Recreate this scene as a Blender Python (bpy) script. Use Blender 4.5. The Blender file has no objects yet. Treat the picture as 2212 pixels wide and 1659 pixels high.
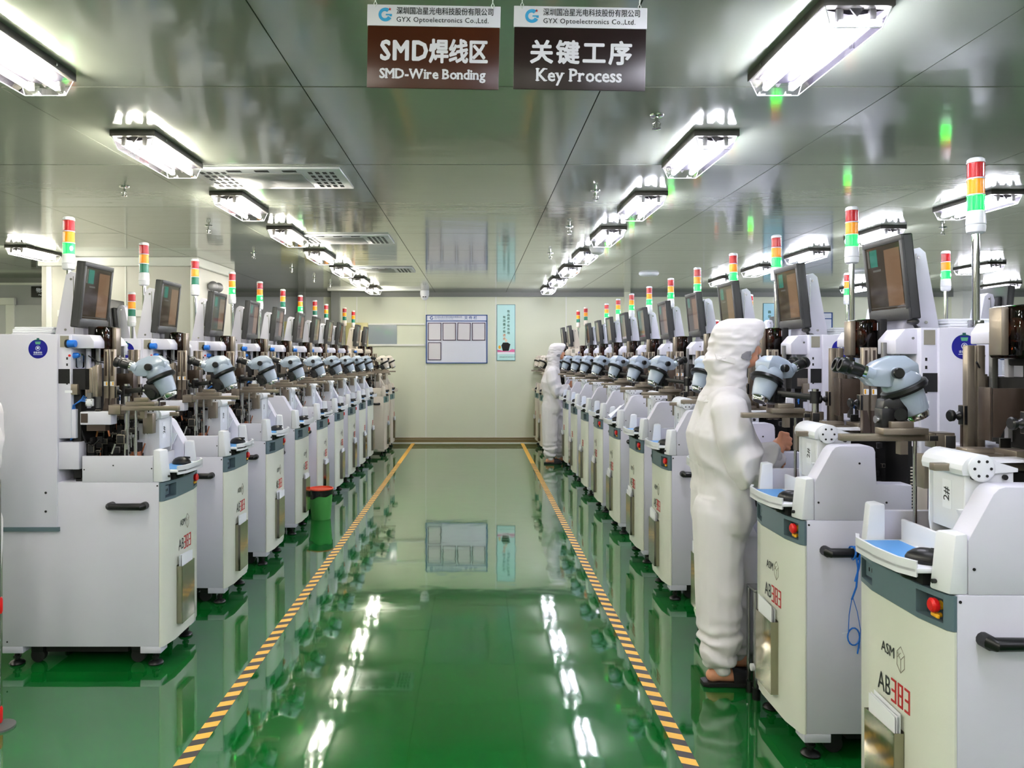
import bpy, bmesh, math, random
from mathutils import Vector, Matrix
random.seed(7)
S = bpy.context.scene
COL = S.collection
PI = math.pi

# ------------------------------------------------------------------ camera, world, exposure
CAMZ = 1.5
cam_data = bpy.data.cameras.new('camera')
cam_data.sensor_width = 36.0
cam_data.lens = 1650.0 / 2212.0 * 36.0
cam_data.shift_x = (1106.0 - 1029.0) / 2212.0
cam_data.shift_y = -(829.5 - 768.0) / 2212.0
cam_data.clip_start = 0.05
cam_data.clip_end = 100
cam = bpy.data.objects.new('camera', cam_data)
cam.location = (0, 0, CAMZ)
cam.rotation_euler = (PI / 2, 0, 0)
COL.objects.link(cam)
S.camera = cam
S.view_settings.view_transform = 'Standard'
S.view_settings.look = 'None'
S.view_settings.gamma = 1.0
S.view_settings.use_curve_mapping = False
S.view_settings.exposure = 2.0
TUBE_STRENGTH = 34.0
world = bpy.data.worlds.new('world')
world.use_nodes = True
world.node_tree.nodes['Background'].inputs['Color'].default_value = (0.75, 0.8, 0.85, 1)
world.node_tree.nodes['Background'].inputs['Strength'].default_value = 0.05
S.world = world

CEIL = 2.58
FARY = 13.1

# ------------------------------------------------------------------ materials
def lin(c):
    return tuple(((v / 255.0) / 12.92 if v <= 10.3 else ((v / 255.0 + 0.055) / 1.055) ** 2.4) for v in c)

MATS = {}
def mat(name, rgb, rough=0.5, metal=0.0, spec=0.5, emit=None, es=0.0, coat=0.0, noise=0.0, nscale=8.0,
        bump=0.0, bscale=40.0, alpha=1.0, trans=0.0, ior=1.5, stretch=None):
    """procedural principled material, colours in sRGB 0-255; noise mottles the colour, bump roughens the surface"""
    if name in MATS:
        return MATS[name]
    m = bpy.data.materials.new(name)
    m.use_nodes = True
    nt = m.node_tree
    b = nt.nodes['Principled BSDF']
    c = lin(rgb)
    b.inputs['Base Color'].default_value = (*c, 1)
    b.inputs['Roughness'].default_value = rough
    b.inputs['Metallic'].default_value = metal
    b.inputs['Specular IOR Level'].default_value = spec
    b.inputs['IOR'].default_value = ior
    b.inputs['Coat Weight'].default_value = coat
    b.inputs['Coat Roughness'].default_value = 0.05
    b.inputs['Transmission Weight'].default_value = trans
    b.inputs['Alpha'].default_value = alpha
    if emit:
        b.inputs['Emission Color'].default_value = (*lin(emit), 1)
        b.inputs['Emission Strength'].default_value = es
    if noise > 0 or bump > 0:
        tc = nt.nodes.new('ShaderNodeTexCoord')
        mp = nt.nodes.new('ShaderNodeMapping')
        if stretch:
            mp.inputs['Scale'].default_value = stretch
        nt.links.new(tc.outputs['Object'], mp.inputs['Vector'])
    if noise > 0:
        n = nt.nodes.new('ShaderNodeTexNoise')
        n.inputs['Scale'].default_value = nscale
        n.inputs['Detail'].default_value = 4
        nt.links.new(mp.outputs['Vector'], n.inputs['Vector'])
        r = nt.nodes.new('ShaderNodeMix')
        r.data_type = 'RGBA'
        r.inputs[6].default_value = (*[max(0, v * (1 - noise)) for v in c], 1)
        r.inputs[7].default_value = (*[min(1, v * (1 + noise)) for v in c], 1)
        nt.links.new(n.outputs['Fac'], r.inputs[0])
        nt.links.new(r.outputs[2], b.inputs['Base Color'])
    if bump > 0:
        n2 = nt.nodes.new('ShaderNodeTexNoise')
        n2.inputs['Scale'].default_value = bscale
        n2.inputs['Detail'].default_value = 3
        nt.links.new(mp.outputs['Vector'], n2.inputs['Vector'])
        bp = nt.nodes.new('ShaderNodeBump')
        bp.inputs['Strength'].default_value = bump
        bp.inputs['Distance'].default_value = 0.02
        nt.links.new(n2.outputs['Fac'], bp.inputs['Height'])
        nt.links.new(bp.outputs['Normal'], b.inputs['Normal'])
    MATS[name] = m
    return m

def clear_mat(name, tint, refl=0.25, rough=0.02):
    """clear acrylic sheet: lets light straight through and mirrors a little"""
    if name in MATS:
        return MATS[name]
    m = bpy.data.materials.new(name)
    m.use_nodes = True
    nt = m.node_tree
    nt.nodes.remove(nt.nodes['Principled BSDF'])
    t = nt.nodes.new('ShaderNodeBsdfTransparent')
    t.inputs['Color'].default_value = (*tint, 1)
    g = nt.nodes.new('ShaderNodeBsdfGlossy')
    g.inputs['Roughness'].default_value = rough
    lw = nt.nodes.new('ShaderNodeFresnel')
    lw.inputs['IOR'].default_value = 1.49
    mx = nt.nodes.new('ShaderNodeMixShader')
    nt.links.new(lw.outputs[0], mx.inputs[0])
    nt.links.new(t.outputs[0], mx.inputs[1])
    nt.links.new(g.outputs[0], mx.inputs[2])
    nt.links.new(mx.outputs[0], nt.nodes['Material Output'].inputs['Surface'])
    MATS[name] = m
    return m

WHITE = mat('powder_coated_white', (211, 210, 222), 0.38, noise=0.03, nscale=3.0, bump=0.03, bscale=300)
DOORW = mat('door_off_white', (222, 224, 212), 0.3, noise=0.04, nscale=2.0, bump=0.03, bscale=200)
WPLAST = mat('white_plastic', (226, 228, 232), 0.3)
BAND = mat('slate_band', (92, 112, 120), 0.35)
DARKBLUE = mat('slate_recess', (52, 64, 78), 0.5)
BLACK = mat('black_plastic', (14, 14, 16), 0.35)
BLACKM = mat('black_matte', (16, 15, 15), 0.7)
TAUPE = mat('taupe_anodised', (146, 135, 121), 0.32, metal=0.65, noise=0.1, nscale=20)
TAUPED = mat('dark_taupe_plate', (74, 62, 54), 0.3, metal=0.3)
STEEL = mat('brushed_steel', (190, 190, 190), 0.25, metal=1.0)
POCKET = mat('polished_steel_sheet', (165, 160, 140), 0.12, metal=1.0, bump=0.05, bscale=6)
CHROME = mat('chrome', (215, 215, 215), 0.08, metal=1.0)
GREYM = mat('grey_metal', (120, 120, 118), 0.4, metal=0.6)
SCOPE = mat('scope_grey_blue', (160, 173, 188), 0.22)
MONB = mat('monitor_grey', (60, 60, 60), 0.4)
BLUEK = mat('blue_plastic', (25, 110, 205), 0.3)
BLUEH = mat('blue_hose', (40, 110, 190), 0.35)
BLUEMAT = mat('blue_mat', (80, 150, 215), 0.4)
STICK = mat('sticker_blue', (3, 8, 140), 0.35)
STICKG = mat('sticker_green', (20, 95, 85), 0.4)
STICKL = mat('sticker_light_green', (90, 170, 130), 0.4)
INKW = mat('print_white', (235, 240, 255), 0.5)
INKK = mat('print_black', (30, 32, 36), 0.5)
INKR = mat('print_red', (190, 40, 40), 0.5)
INKG = mat('print_grey', (150, 145, 130), 0.4)
PAPER = mat('paper', (238, 240, 245), 0.7)
YELLOW = mat('warning_yellow', (240, 175, 30), 0.5)
RED = mat('red_plastic', (215, 25, 25), 0.3)
REDL = mat('red_lens', (165, 8, 16), 0.25, emit=(200, 10, 20), es=0.04)
AMBL = mat('amber_lens', (236, 148, 0), 0.25, emit=(250, 150, 0), es=0.05)
GRNL = mat('green_lens', (0, 112, 82), 0.25, emit=(0, 120, 90), es=0.02)
GRNLIT = mat('green_lens_lit', (0, 110, 45), 0.2, emit=(0, 255, 40), es=2.2)
GRNCORE = mat('green_lamp_core', (150, 255, 200), 0.2, emit=(120, 255, 190), es=2.5)
BROWN = clear_mat('brown_acrylic', (0.20, 0.075, 0.04))
CLEAR = clear_mat('clear_acrylic', (0.97, 0.97, 0.98))
GLASS = clear_mat('clear_bowl', (0.85, 0.88, 0.88))
COPPER = mat('copper', (190, 120, 85), 0.3, metal=0.8)
SCREEN = mat('screen_glass', (22, 20, 18), 0.06, emit=(120, 105, 85), es=0.05)
SCR_T = mat('screen_teal', (20, 60, 52), 0.06, emit=(60, 140, 120), es=0.12)
SCR_B = mat('screen_brown', (46, 36, 28), 0.06, emit=(150, 118, 90), es=0.13)
SCR_G = mat('screen_grey', (60, 60, 58), 0.06, emit=(140, 140, 130), es=0.06)
TUBE = mat('lit_tube', (255, 255, 255), 0.5, emit=(255, 249, 235), es=TUBE_STRENGTH)
TUBEC = mat('lit_tube_cool', (255, 255, 255), 0.5, emit=(242, 241, 255), es=TUBE_STRENGTH)
TRAYD = mat('fixture_dark_grey', (62, 60, 54), 0.45, metal=0.4)
REFL = mat('fixture_reflector', (26, 24, 30), 0.6, spec=0.05)
OLDW = mat('aged_cream_enamel', (216, 206, 190), 0.4, noise=0.05, nscale=5)
TEALP = mat('grey_teal_tray', (105, 135, 130), 0.4)
RUBBER = mat('black_rubber', (20, 20, 20), 0.6)

# ------------------------------------------------------------------ mesh helpers
class G:
    """collects solids into one bmesh, then links them as one mesh object"""
    def __init__(self):
        self.bm = bmesh.new()
    def _fin(self, geom_verts, mi, bevel=0.0, seg=2):
        vs = list(geom_verts)
        faces = set(f for v in vs for f in v.link_faces)
        if bevel > 0:
            edges = list(set(e for v in vs for e in v.link_edges))
            r = bmesh.ops.bevel(self.bm, geom=edges, offset=bevel, segments=seg, affect='EDGES', profile=0.5, clamp_overlap=True)
            faces = set(r['faces']) | set(f for f in faces if f.is_valid)
        for f in faces:
            if f.is_valid:
                f.material_index = mi
        return self
    def hexa(self, pts, mi=0, bevel=0.0):
        vs = [self.bm.verts.new(p) for p in pts]
        for q in ((0, 3, 2, 1), (4, 5, 6, 7), (0, 1, 5, 4), (1, 2, 6, 5), (2, 3, 7, 6), (3, 0, 4, 7)):
            self.bm.faces.new([vs[i] for i in q])
        return self._fin(vs, mi, bevel)
    def box(self, x0, x1, y0, y1, z0, z1, mi=0, bevel=0.0):
        return self.hexa([(x0, y0, z0), (x1, y0, z0), (x1, y1, z0), (x0, y1, z0),
                          (x0, y0, z1), (x1, y0, z1), (x1, y1, z1), (x0, y1, z1)], mi, bevel)
    def prism(self, pts, axis, a0, a1, mi=0, bevel=0.0):
        """2-D outline extruded along an axis: axis y takes (x, z) points, x takes (y, z), z takes (x, y)"""
        def p3(p, a):
            return {'y': (p[0], a, p[1]), 'x': (a, p[0], p[1]), 'z': (p[0], p[1], a)}[axis]
        A = [self.bm.verts.new(p3(p, a0)) for p in pts]
        B = [self.bm.verts.new(p3(p, a1)) for p in pts]
        n = len(pts)
        self.bm.faces.new(A)
        self.bm.faces.new(B[::-1])
        for i in range(n):
            j = (i + 1) % n
            self.bm.faces.new((A[i], B[i], B[j], A[j]))
        return self._fin(A + B, mi, bevel)
    def cyl(self, p0, p1, r0, r1=None, seg=16, mi=0, bevel=0.0):
        r1 = r0 if r1 is None else r1
        p0, p1 = Vector(p0), Vector(p1)
        d = (p1 - p0).normalized()
        u = d.orthogonal().normalized()
        w = d.cross(u)
        A, B = [], []
        for i in range(seg):
            a = 2 * PI * i / seg
            o = u * math.cos(a) + w * math.sin(a)
            A.append(self.bm.verts.new(p0 + o * r0))
            B.append(self.bm.verts.new(p1 + o * r1))
        self.bm.faces.new(A[::-1])
        self.bm.faces.new(B)
        for i in range(seg):
            j = (i + 1) % seg
            self.bm.faces.new((A[i], A[j], B[j], B[i]))
        return self._fin(A + B, mi, 0)
    def lathe(self, prof, c=(0, 0, 0), axis=(0, 0, 1), seg=20, mi=0):
        """profile of (radius, height) pairs turned about an axis through c"""
        c = Vector(c)
        d = Vector(axis).normalized()
        u = d.orthogonal().normalized()
        w = d.cross(u)
        rings = []
        for r, h in prof:
            ring = []
            for i in range(seg):
                a = 2 * PI * i / seg
                ring.append(self.bm.verts.new(c + d * h + (u * math.cos(a) + w * math.sin(a)) * max(r, 1e-4)))
            rings.append(ring)
        allv = [v for r in rings for v in r]
        self.bm.faces.new(rings[0][::-1])
        self.bm.faces.new(rings[-1])
        for A, B in zip(rings, rings[1:]):
            for i in range(seg):
                j = (i + 1) % seg
                self.bm.faces.new((A[i], A[j], B[j], B[i]))
        return self._fin(allv, mi, 0)
    def tube(self, pts, r, seg=8, mi=0):
        pts = [Vector(p) for p in pts]
        rings = []
        u = None
        for i, p in enumerate(pts):
            d = (pts[min(i + 1, len(pts) - 1)] - pts[max(i - 1, 0)]).normalized()
            if u is None:
                u = d.orthogonal().normalized()
            u = (u - d * u.dot(d)).normalized()
            w = d.cross(u)
            rr = r[i] if isinstance(r, (list, tuple)) else r
            rings.append([self.bm.verts.new(p + (u * math.cos(2 * PI * k / seg) + w * math.sin(2 * PI * k / seg)) * rr) for k in range(seg)])
        self.bm.faces.new(rings[0][::-1])
        self.bm.faces.new(rings[-1])
        for A, B in zip(rings, rings[1:]):
            for i in range(seg):
                j = (i + 1) % seg
                self.bm.faces.new((A[i], A[j], B[j], B[i]))
        return self._fin([v for q in rings for v in q], mi, 0)
    def ball(self, c, r, sx=1, sy=1, sz=1, mi=0, seg=14):
        rr = bmesh.ops.create_uvsphere(self.bm, u_segments=seg, v_segments=max(6, seg // 2), radius=1.0)
        for v in rr['verts']:
            v.co = Vector((v.co.x * r * sx + c[0], v.co.y * r * sy + c[1], v.co.z * r * sz + c[2]))
        return self._fin(rr['verts'], mi, 0)
    def text(self, body, size, origin, xd=(1, 0, 0), yd=(0, 0, 1), depth=0.0006, bold=0.0, align='CENTER', mi=0, sx=1.0, spacing=1.0, shear=0.0):
        cu = bpy.data.curves.new('lettering', 'FONT')
        cu.body = body
        cu.size = size
        cu.align_x = align
        cu.align_y = 'CENTER'
        cu.extrude = 0.0
        cu.resolution_u = 2
        cu.space_character = spacing
        cu.shear = shear
        o = bpy.data.objects.new('lettering', cu)
        COL.objects.link(o)
        dg = bpy.context.evaluated_depsgraph_get()
        me = bpy.data.meshes.new_from_object(o.evaluated_get(dg))
        bpy.data.objects.remove(o)
        bpy.data.curves.remove(cu)
        x, y = Vector(xd), Vector(yd)
        z = x.cross(y)
        o0 = Vector(origin)
        offs = [(0, 0)] if bold <= 0 else [(bold * math.cos(k * PI / 4), bold * math.sin(k * PI / 4)) for k in range(8)]
        for k, (dx, dy) in enumerate(offs):
            vm = [self.bm.verts.new(o0 + x * (v.co.x * sx + dx) + y * (v.co.y + dy) + z * (depth + 0.00003 * k)) for v in me.vertices]
            for p in me.polygons:
                try:
                    f = self.bm.faces.new([vm[i] for i in p.vertices])
                    f.material_index = mi
                except ValueError:
                    pass
        bpy.data.meshes.remove(me)
        return self
    def transform(self, M):
        bmesh.ops.transform(self.bm, matrix=M, verts=self.bm.verts)
        return self
    def mesh(self, name, mats, flat=False, recalc=True):
        if recalc:
            bmesh.ops.recalc_face_normals(self.bm, faces=self.bm.faces)
        me = bpy.data.meshes.new(name)
        self.bm.to_mesh(me)
        self.bm.free()
        for m in (mats if isinstance(mats, (list, tuple)) else [mats]):
            me.materials.append(m)
        if not flat:
            for p in me.polygons:
                p.use_smooth = True
            me.set_sharp_from_angle(angle=math.radians(35))
        return me
    def build(self, name, mats, parent=None, loc=None, rot=None, flat=False, recalc=True):
        o = bpy.data.objects.new(name, self.mesh(name, mats, flat, recalc))
        COL.objects.link(o)
        if parent is not None:
            o.parent = parent
        if loc is not None:
            o.location = loc
        if rot is not None:
            o.rotation_euler = rot
        return o

def tag(o, label, cat, group=None):
    o['label'] = label
    o['category'] = cat
    if group:
        o['group'] = group
    return o

def thing(name, label, cat, loc=(0, 0, 0), rz=0.0, group=None):
    o = bpy.data.objects.new(name, None)
    o.empty_display_size = 0.1
    COL.objects.link(o)
    o.location = loc
    o.rotation_euler = (0, 0, rz)
    return tag(o, label, cat, group)

def struct(o):
    o['kind'] = 'structure'
    return o

KIDS = {}
def kids(o):
    return [c for c in bpy.data.objects if c.parent == o]

def copy_tree(o, parent=None, skip=(), cache={}):
    c = o.copy()
    COL.objects.link(c)
    c.parent = parent
    if o.name not in cache:
        cache[o.name] = kids(o)
    for ch in cache[o.name]:
        if ch.name.split('.')[0] in skip:
            continue
        copy_tree(ch, c, skip)
    return c

ORD = ['nearest', 'second', 'third', 'fourth', 'fifth', 'sixth', 'seventh', 'eighth', 'ninth', 'tenth', 'eleventh', 'twelfth', 'thirteenth']

# ------------------------------------------------------------------ the room
XL, XR, YB = -7.6, 9.9, -3.6

def floor_material():
    m = bpy.data.materials.new('green_epoxy_floor')
    m.use_nodes = True
    nt = m.node_tree
    b = nt.nodes['Principled BSDF']
    tc = nt.nodes.new('ShaderNodeTexCoord')
    n = nt.nodes.new('ShaderNodeTexNoise')
    n.inputs['Scale'].default_value = 0.9
    n.inputs['Detail'].default_value = 5
    nt.links.new(tc.outputs['Object'], n.inputs['Vector'])
    r = nt.nodes.new('ShaderNodeValToRGB')
    r.color_ramp.elements[0].color = (*lin((4, 82, 24)), 1)
    r.color_ramp.elements[1].color = (*lin((10, 104, 38)), 1)
    r.color_ramp.elements[0].position = 0.3
    r.color_ramp.elements[1].position = 0.7
    nt.links.new(n.outputs['Fac'], r.inputs[0])
    nt.links.new(r.outputs[0], b.inputs['Base Color'])
    b.inputs['Roughness'].default_value = 0.045
    b.inputs['IOR'].default_value = 1.6
    b.inputs['Coat Weight'].default_value = 0.8
    b.inputs['Coat Roughness'].default_value = 0.03
    n2 = nt.nodes.new('ShaderNodeTexNoise')
    n2.inputs['Scale'].default_value = 3.2
    n2.inputs['Detail'].default_value = 2
    nt.links.new(tc.outputs['Object'], n2.inputs['Vector'])
    bp = nt.nodes.new('ShaderNodeBump')
    bp.inputs['Strength'].default_value = 0.10
    bp.inputs['Distance'].default_value = 0.02
    nt.links.new(n2.outputs['Fac'], bp.inputs['Height'])
    nt.links.new(bp.outputs['Normal'], b.inputs['Normal'])
    return m

def ceiling_material():
    m = bpy.data.materials.new('glossy_grey_panel')
    m.use_nodes = True
    nt = m.node_tree
    b = nt.nodes['Principled BSDF']
    b.inputs['Base Color'].default_value = (*lin((158, 164, 150)), 1)
    b.inputs['Metallic'].default_value = 0.32
    b.inputs['Roughness'].default_value = 0.10
    b.inputs['IOR'].default_value = 1.6
    tc = nt.nodes.new('ShaderNodeTexCoord')
    mp = nt.nodes.new('ShaderNodeMapping')
    mp.inputs['Scale'].default_value = (1.0, 3.2, 1.0)
    nt.links.new(tc.outputs['Object'], mp.inputs['Vector'])
    n2 = nt.nodes.new('ShaderNodeTexNoise')
    n2.inputs['Scale'].default_value = 1.6
    n2.inputs['Detail'].default_value = 5
    nt.links.new(mp.outputs['Vector'], n2.inputs['Vector'])
    bp = nt.nodes.new('ShaderNodeBump')
    bp.inputs['Strength'].default_value = 0.09
    bp.inputs['Distance'].default_value = 0.02
    nt.links.new(n2.outputs['Fac'], bp.inputs['Height'])
    nt.links.new(bp.outputs['Normal'], b.inputs['Normal'])
    return m

WALL = mat('wall_panel', (220, 223, 200), 0.35, noise=0.02, nscale=1.5)
WALLG = mat('wall_panel_grey', (178, 180, 182), 0.4, noise=0.02, nscale=1.5)
WALLW = mat('wall_panel_white', (205, 203, 192), 0.35)
TRIMW = mat('trim_white', (232, 233, 226), 0.35)
TRIMG = mat('trim_grey', (128, 130, 126), 0.4)
BASEB = mat('base_rail_brown', (128, 112, 72), 0.4)

g = G().box(XL - 0.2, XR + 0.2, YB - 0.2, FARY + 0.2, -0.1, 0)
struct(g.build('floor', floor_material(), flat=True))

# ceiling panels with open joints below a dark backing
seam_y = [YB - 0.2, -2.9, -1.7, -0.5, 0.68, 1.88, 3.07, 4.32, 5.55, 6.75, 7.85, 8.95, 10.1, 11.35, 12.5, FARY + 0.2]
seam_x = [XL - 0.2, -6.73, -5.53, -4.32, -3.12, -1.915, -0.70, 0.505, 1.70, 2.9, 4.1, 5.3, 6.5, 7.7, 8.9, XR + 0.2]
g = G()
for x0, x1 in zip(seam_x, seam_x[1:]):
    for y0, y1 in zip(seam_y, seam_y[1:]):
        g.box(x0 + 0.0025, x1 - 0.0025, y0 + 0.006, y1 - 0.006, CEIL, CEIL + 0.03)
g.box(XL - 0.2, XR + 0.2, YB - 0.2, FARY + 0.2, CEIL + 0.028, CEIL + 0.06, mi=1)
struct(g.build('ceiling', [ceiling_material(), BLACKM], flat=True))

# far wall: panels with pale joint strips
g = G().box(-2.62, XR, FARY, FARY + 0.1, 0, CEIL)
struct(g.build('wall_far', WALL, flat=True))
g = G().box(-4.3, -2.62, FARY, FARY + 0.1, 0, CEIL)
struct(g.build('wall_far_left', WALLG, flat=True))
g = G()
for x in (-2.05, -0.865, 0.335, 1.54, 3.9, 5.1, 7.0, 8.4):
    g.box(x - 0.008, x + 0.008, FARY - 0.004, FARY + 0.01, 0.1, CEIL - 0.06)
struct(g.build('trim_1', TRIMW, flat=True))
g = G().box(-4.3, XR, FARY - 0.05, FARY, CEIL - 0.075, CEIL)
struct(g.build('trim_2', TRIMG, flat=True))
g = G()
g.box(-4.3, XR, FARY - 0.015, FARY, 0.065, 0.10, mi=1, bevel=0.004)
g.box(-4.3, XR, FARY - 0.02, FARY, 0.012, 0.065)
g.box(-4.3, XR, FARY - 0.03, FARY, 0.0, 0.012, mi=1)
struct(g.build('baseboard_far', [BASEB, TRIMW], flat=True))
for i, (x0, x1) in enumerate(((-3.03, -2.92), (-2.47, -2.33), (2.52, 2.62))):
    struct(G().box(x0, x1, FARY - 0.12, FARY, 0, CEIL).build('trim_%d' % (i + 3), TRIMG if i < 2 else WALL, flat=True))
struct(G().box(8.15, 8.3, FARY - 0.3, FARY, 0, CEIL).build('trim_6', TRIMW, flat=True))
struct(G().box(XR, XR + 0.1, YB, FARY, 0, CEIL).build('wall_right', WALLG, flat=True))
struct(G().box(XL - 0.1, XL, YB, FARY, 0, CEIL).build('wall_left', WALL, flat=True))
struct(G().box(XL, XR, YB - 0.1, YB, 0, CEIL).build('wall_back', WALL, flat=True))
# white walled shaft beyond the left row
g = G().box(-4.78, -3.1, 8.4, 9.63, 0, CEIL)
struct(g.build('wall_shaft', WALLW, flat=True))
g = G()
g.box(-4.80, -3.08, 8.35, 8.4, CEIL - 0.10, CEIL, bevel=0.01)
g.box(-3.1, -3.05, 8.35, 9.65, CEIL - 0.10, CEIL, bevel=0.01)
g.box(-3.14, -3.07, 8.37, 8.44, 0, CEIL - 0.1, bevel=0.015)
g.box(-4.60, -3.45, 8.385, 8.4, 1.93, 2.0)
g.box(-3.86, -3.85, 8.39, 8.4, 2.0, CEIL - 0.1)
g.box(-4.72, -4.66, 8.37, 8.4, 0, CEIL - 0.1, bevel=0.01)
struct(g.build('trim_7', TRIMW, flat=True))
# wall with a door beyond the shaft on the left
struct(G().box(XL, -4.3, 10.62, 10.72, 0, CEIL).build('wall_door_side', WALLG, flat=True))
struct(G().box(-4.4, -4.3, 10.72, FARY, 0, CEIL).build('wall_return', WALLG, flat=True))
g = G()
g.box(XL, -4.3, 10.59, 10.62, CEIL - 0.10, CEIL - 0.07)
g.box(XL, -4.3, 10.6, 10.62, CEIL - 0.07, CEIL, mi=1)
struct(g.build('trim_8', [TRIMW, TRIMG], flat=True))
DG = mat('door_grey', (196, 198, 198), 0.4)
dr = thing('door_1', 'grey door', 'door', (-6.5, 10.6, 0))
del dr['label'], dr['category']
struct(dr)
struct(G().box(-0.75, 0.0, -0.03, 0.0, 0, 2.2).box(0.12, 0.75, -0.03, 0, 0, 2.2).build('door_leaf', DG, dr, flat=True))
g = G()
for a in ((-0.85, -0.75, 0, 2.3), (0.0, 0.12, 0, 2.2), (-0.85, 0.12, 2.2, 2.3)):
    g.box(a[0], a[1], -0.06, 0.0, a[2], a[3], bevel=0.008)
struct(g.build('door_frame', TRIMW, dr, flat=True))
# ------------------------------------------------------------------ ceiling lights
def make_light():
    t = thing('ceiling_light', 'lit twin-tube ceiling light', 'ceiling light', (0, 0, CEIL))
    g = G().box(-0.109, 0.109, 0, 0.645, -0.03, 0, bevel=0.003)
    for y in (0.13, 0.5):
        for x in (-0.111, 0.111):
            g.cyl((x, y, -0.016), (x * 1.02, y, -0.016), 0.005, seg=8, mi=1)
    g.build('base_tray', [TRAYD, STEEL], t)
    G().prism([(-0.09, -0.031), (0.09, -0.031), (0.02, -0.045), (-0.02, -0.045)], 'y', 0.03, 0.615).build('reflector', REFL, t)
    for x in (-0.05, 0.05):
        G().cyl((x, 0.035, -0.062), (x, 0.61, -0.062), 0.0125, seg=12).build('fluorescent_tube', TUBE, t)
        g = G()
        for y0 in (0.018, 0.612):
            g.box(x - 0.011, x + 0.011, y0, y0 + 0.015, -0.072, -0.03, bevel=0.004)
        g.build('tube_socket', GREYM, t)
    g = G()
    for y0 in (0.016, 0.62):
        g.prism([(-0.022, -0.031), (0.022, -0.031), (0.0, -0.058)], 'y', y0, y0 + 0.006)
    g.build('end_ridge', BLACKM, t)
    # clear acrylic cover: a shallow tapered trough
    g = G()
    top = [(-0.1, 0.008), (0.1, 0.008), (0.1, 0.637), (-0.1, 0.637)]
    bot = [(-0.078, 0.02), (0.078, 0.02), (0.078, 0.625), (-0.078, 0.625)]
    A = [g.bm.verts.new((x, y, -0.03)) for x, y in top]
    B = [g.bm.verts.new((x, y, -0.088)) for x, y in bot]
    g.bm.faces.new(B)
    for i in range(4):
        g.bm.faces.new((A[i], A[(i + 1) % 4], B[(i + 1) % 4], B[i]))
    g.build('cover', CLEAR, t, flat=True)
    # bright moulded ribs of the cover
    g = G()
    for i in range(4):
        a, b_ = bot[i], bot[(i + 1) % 4]
        g.cyl((a[0], a[1], -0.088), (b_[0], b_[1], -0.088), 0.0015, seg=6)
        g.cyl((a[0], a[1], -0.088), (top[i][0], top[i][1], -0.03), 0.0015, seg=6)
    g.build('cover_rib', WPLAST, t)
    return t

LX, RX = -1.645, 1.15
Yk = [2.29 + 1.36 * k for k in range(8)]
proto_light = make_light()
used = [False]
def place_light(x, y, label, group):
    o = proto_light if not used[0] else copy_tree(proto_light)
    used[0] = True
    if x > 0:
        for ch in kids(o):
            if ch.name.startswith('fluorescent_tube'):
                ch.material_slots[0].link = 'OBJECT'
                ch.material_slots[0].material = TUBEC
    o.location = (x, y, CEIL)
    tag(o, label, 'ceiling light', group)
    return o
for side, X in (('left', LX), ('right', RX)):
    for k, y in enumerate(Yk):
        place_light(X, y, 'lit twin-tube ceiling light, %s from the camera in the row just %s of the aisle' % (ORD[k], side), 'ceiling lights in the %s row' % side)
for k in range(2, 7):
    place_light(3.46, Yk[k] - 0.04, 'lit twin-tube ceiling light, %s from the camera in the row over the right machines' % ORD[k - 2], 'ceiling lights over the right machines')
for k, (x, y) in enumerate(((6.0, 8.8), (5.95, 10.2), (5.9, 11.55), (7.9, 11.2))):
    place_light(x, y, ['lit ceiling light at the far right, behind the tall signal tower pole', 'small lit ceiling light behind the nearest right monitor',
                       'farthest lit ceiling light beside the second right signal tower', 'lit ceiling light nearest the right picture edge, low by the far wall'][k], 'ceiling lights at the far right')
place_light(-4.5, 7.45, 'lit ceiling light at the far left, above the blue status disc', 'ceiling lights at the far left')
place_light(-6.4, 8.6, 'unseen ceiling light added outside the left picture edge to brighten the grey door side', 'ceiling lights at the far left')  # lamp out of view, added because the far-left area needs light
# unseen lamps added to brighten the foreground: rows carried on, plus invented ones
for x, y in ((LX, 0.93), (RX, 0.93), (LX, -0.43), (RX, -0.43), (LX, -1.8), (RX, -1.8), (3.46, 2.3), (3.46, 0.2), (-4.5, 4.2), (-4.5, 1.5), (6.0, 5.2), (6.0, 2.0), (-6.8, 5.5), (-3.0, 0.2), (-3.0, -1.4), (-0.25, -0.9), (-0.25, -2.2), (2.4, -0.6), (2.4, -2.0), (-4.5, 2.8)):
    place_light(x, y, 'unseen ceiling light added outside the picture to brighten the room', 'added ceiling lights outside the picture')

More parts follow.
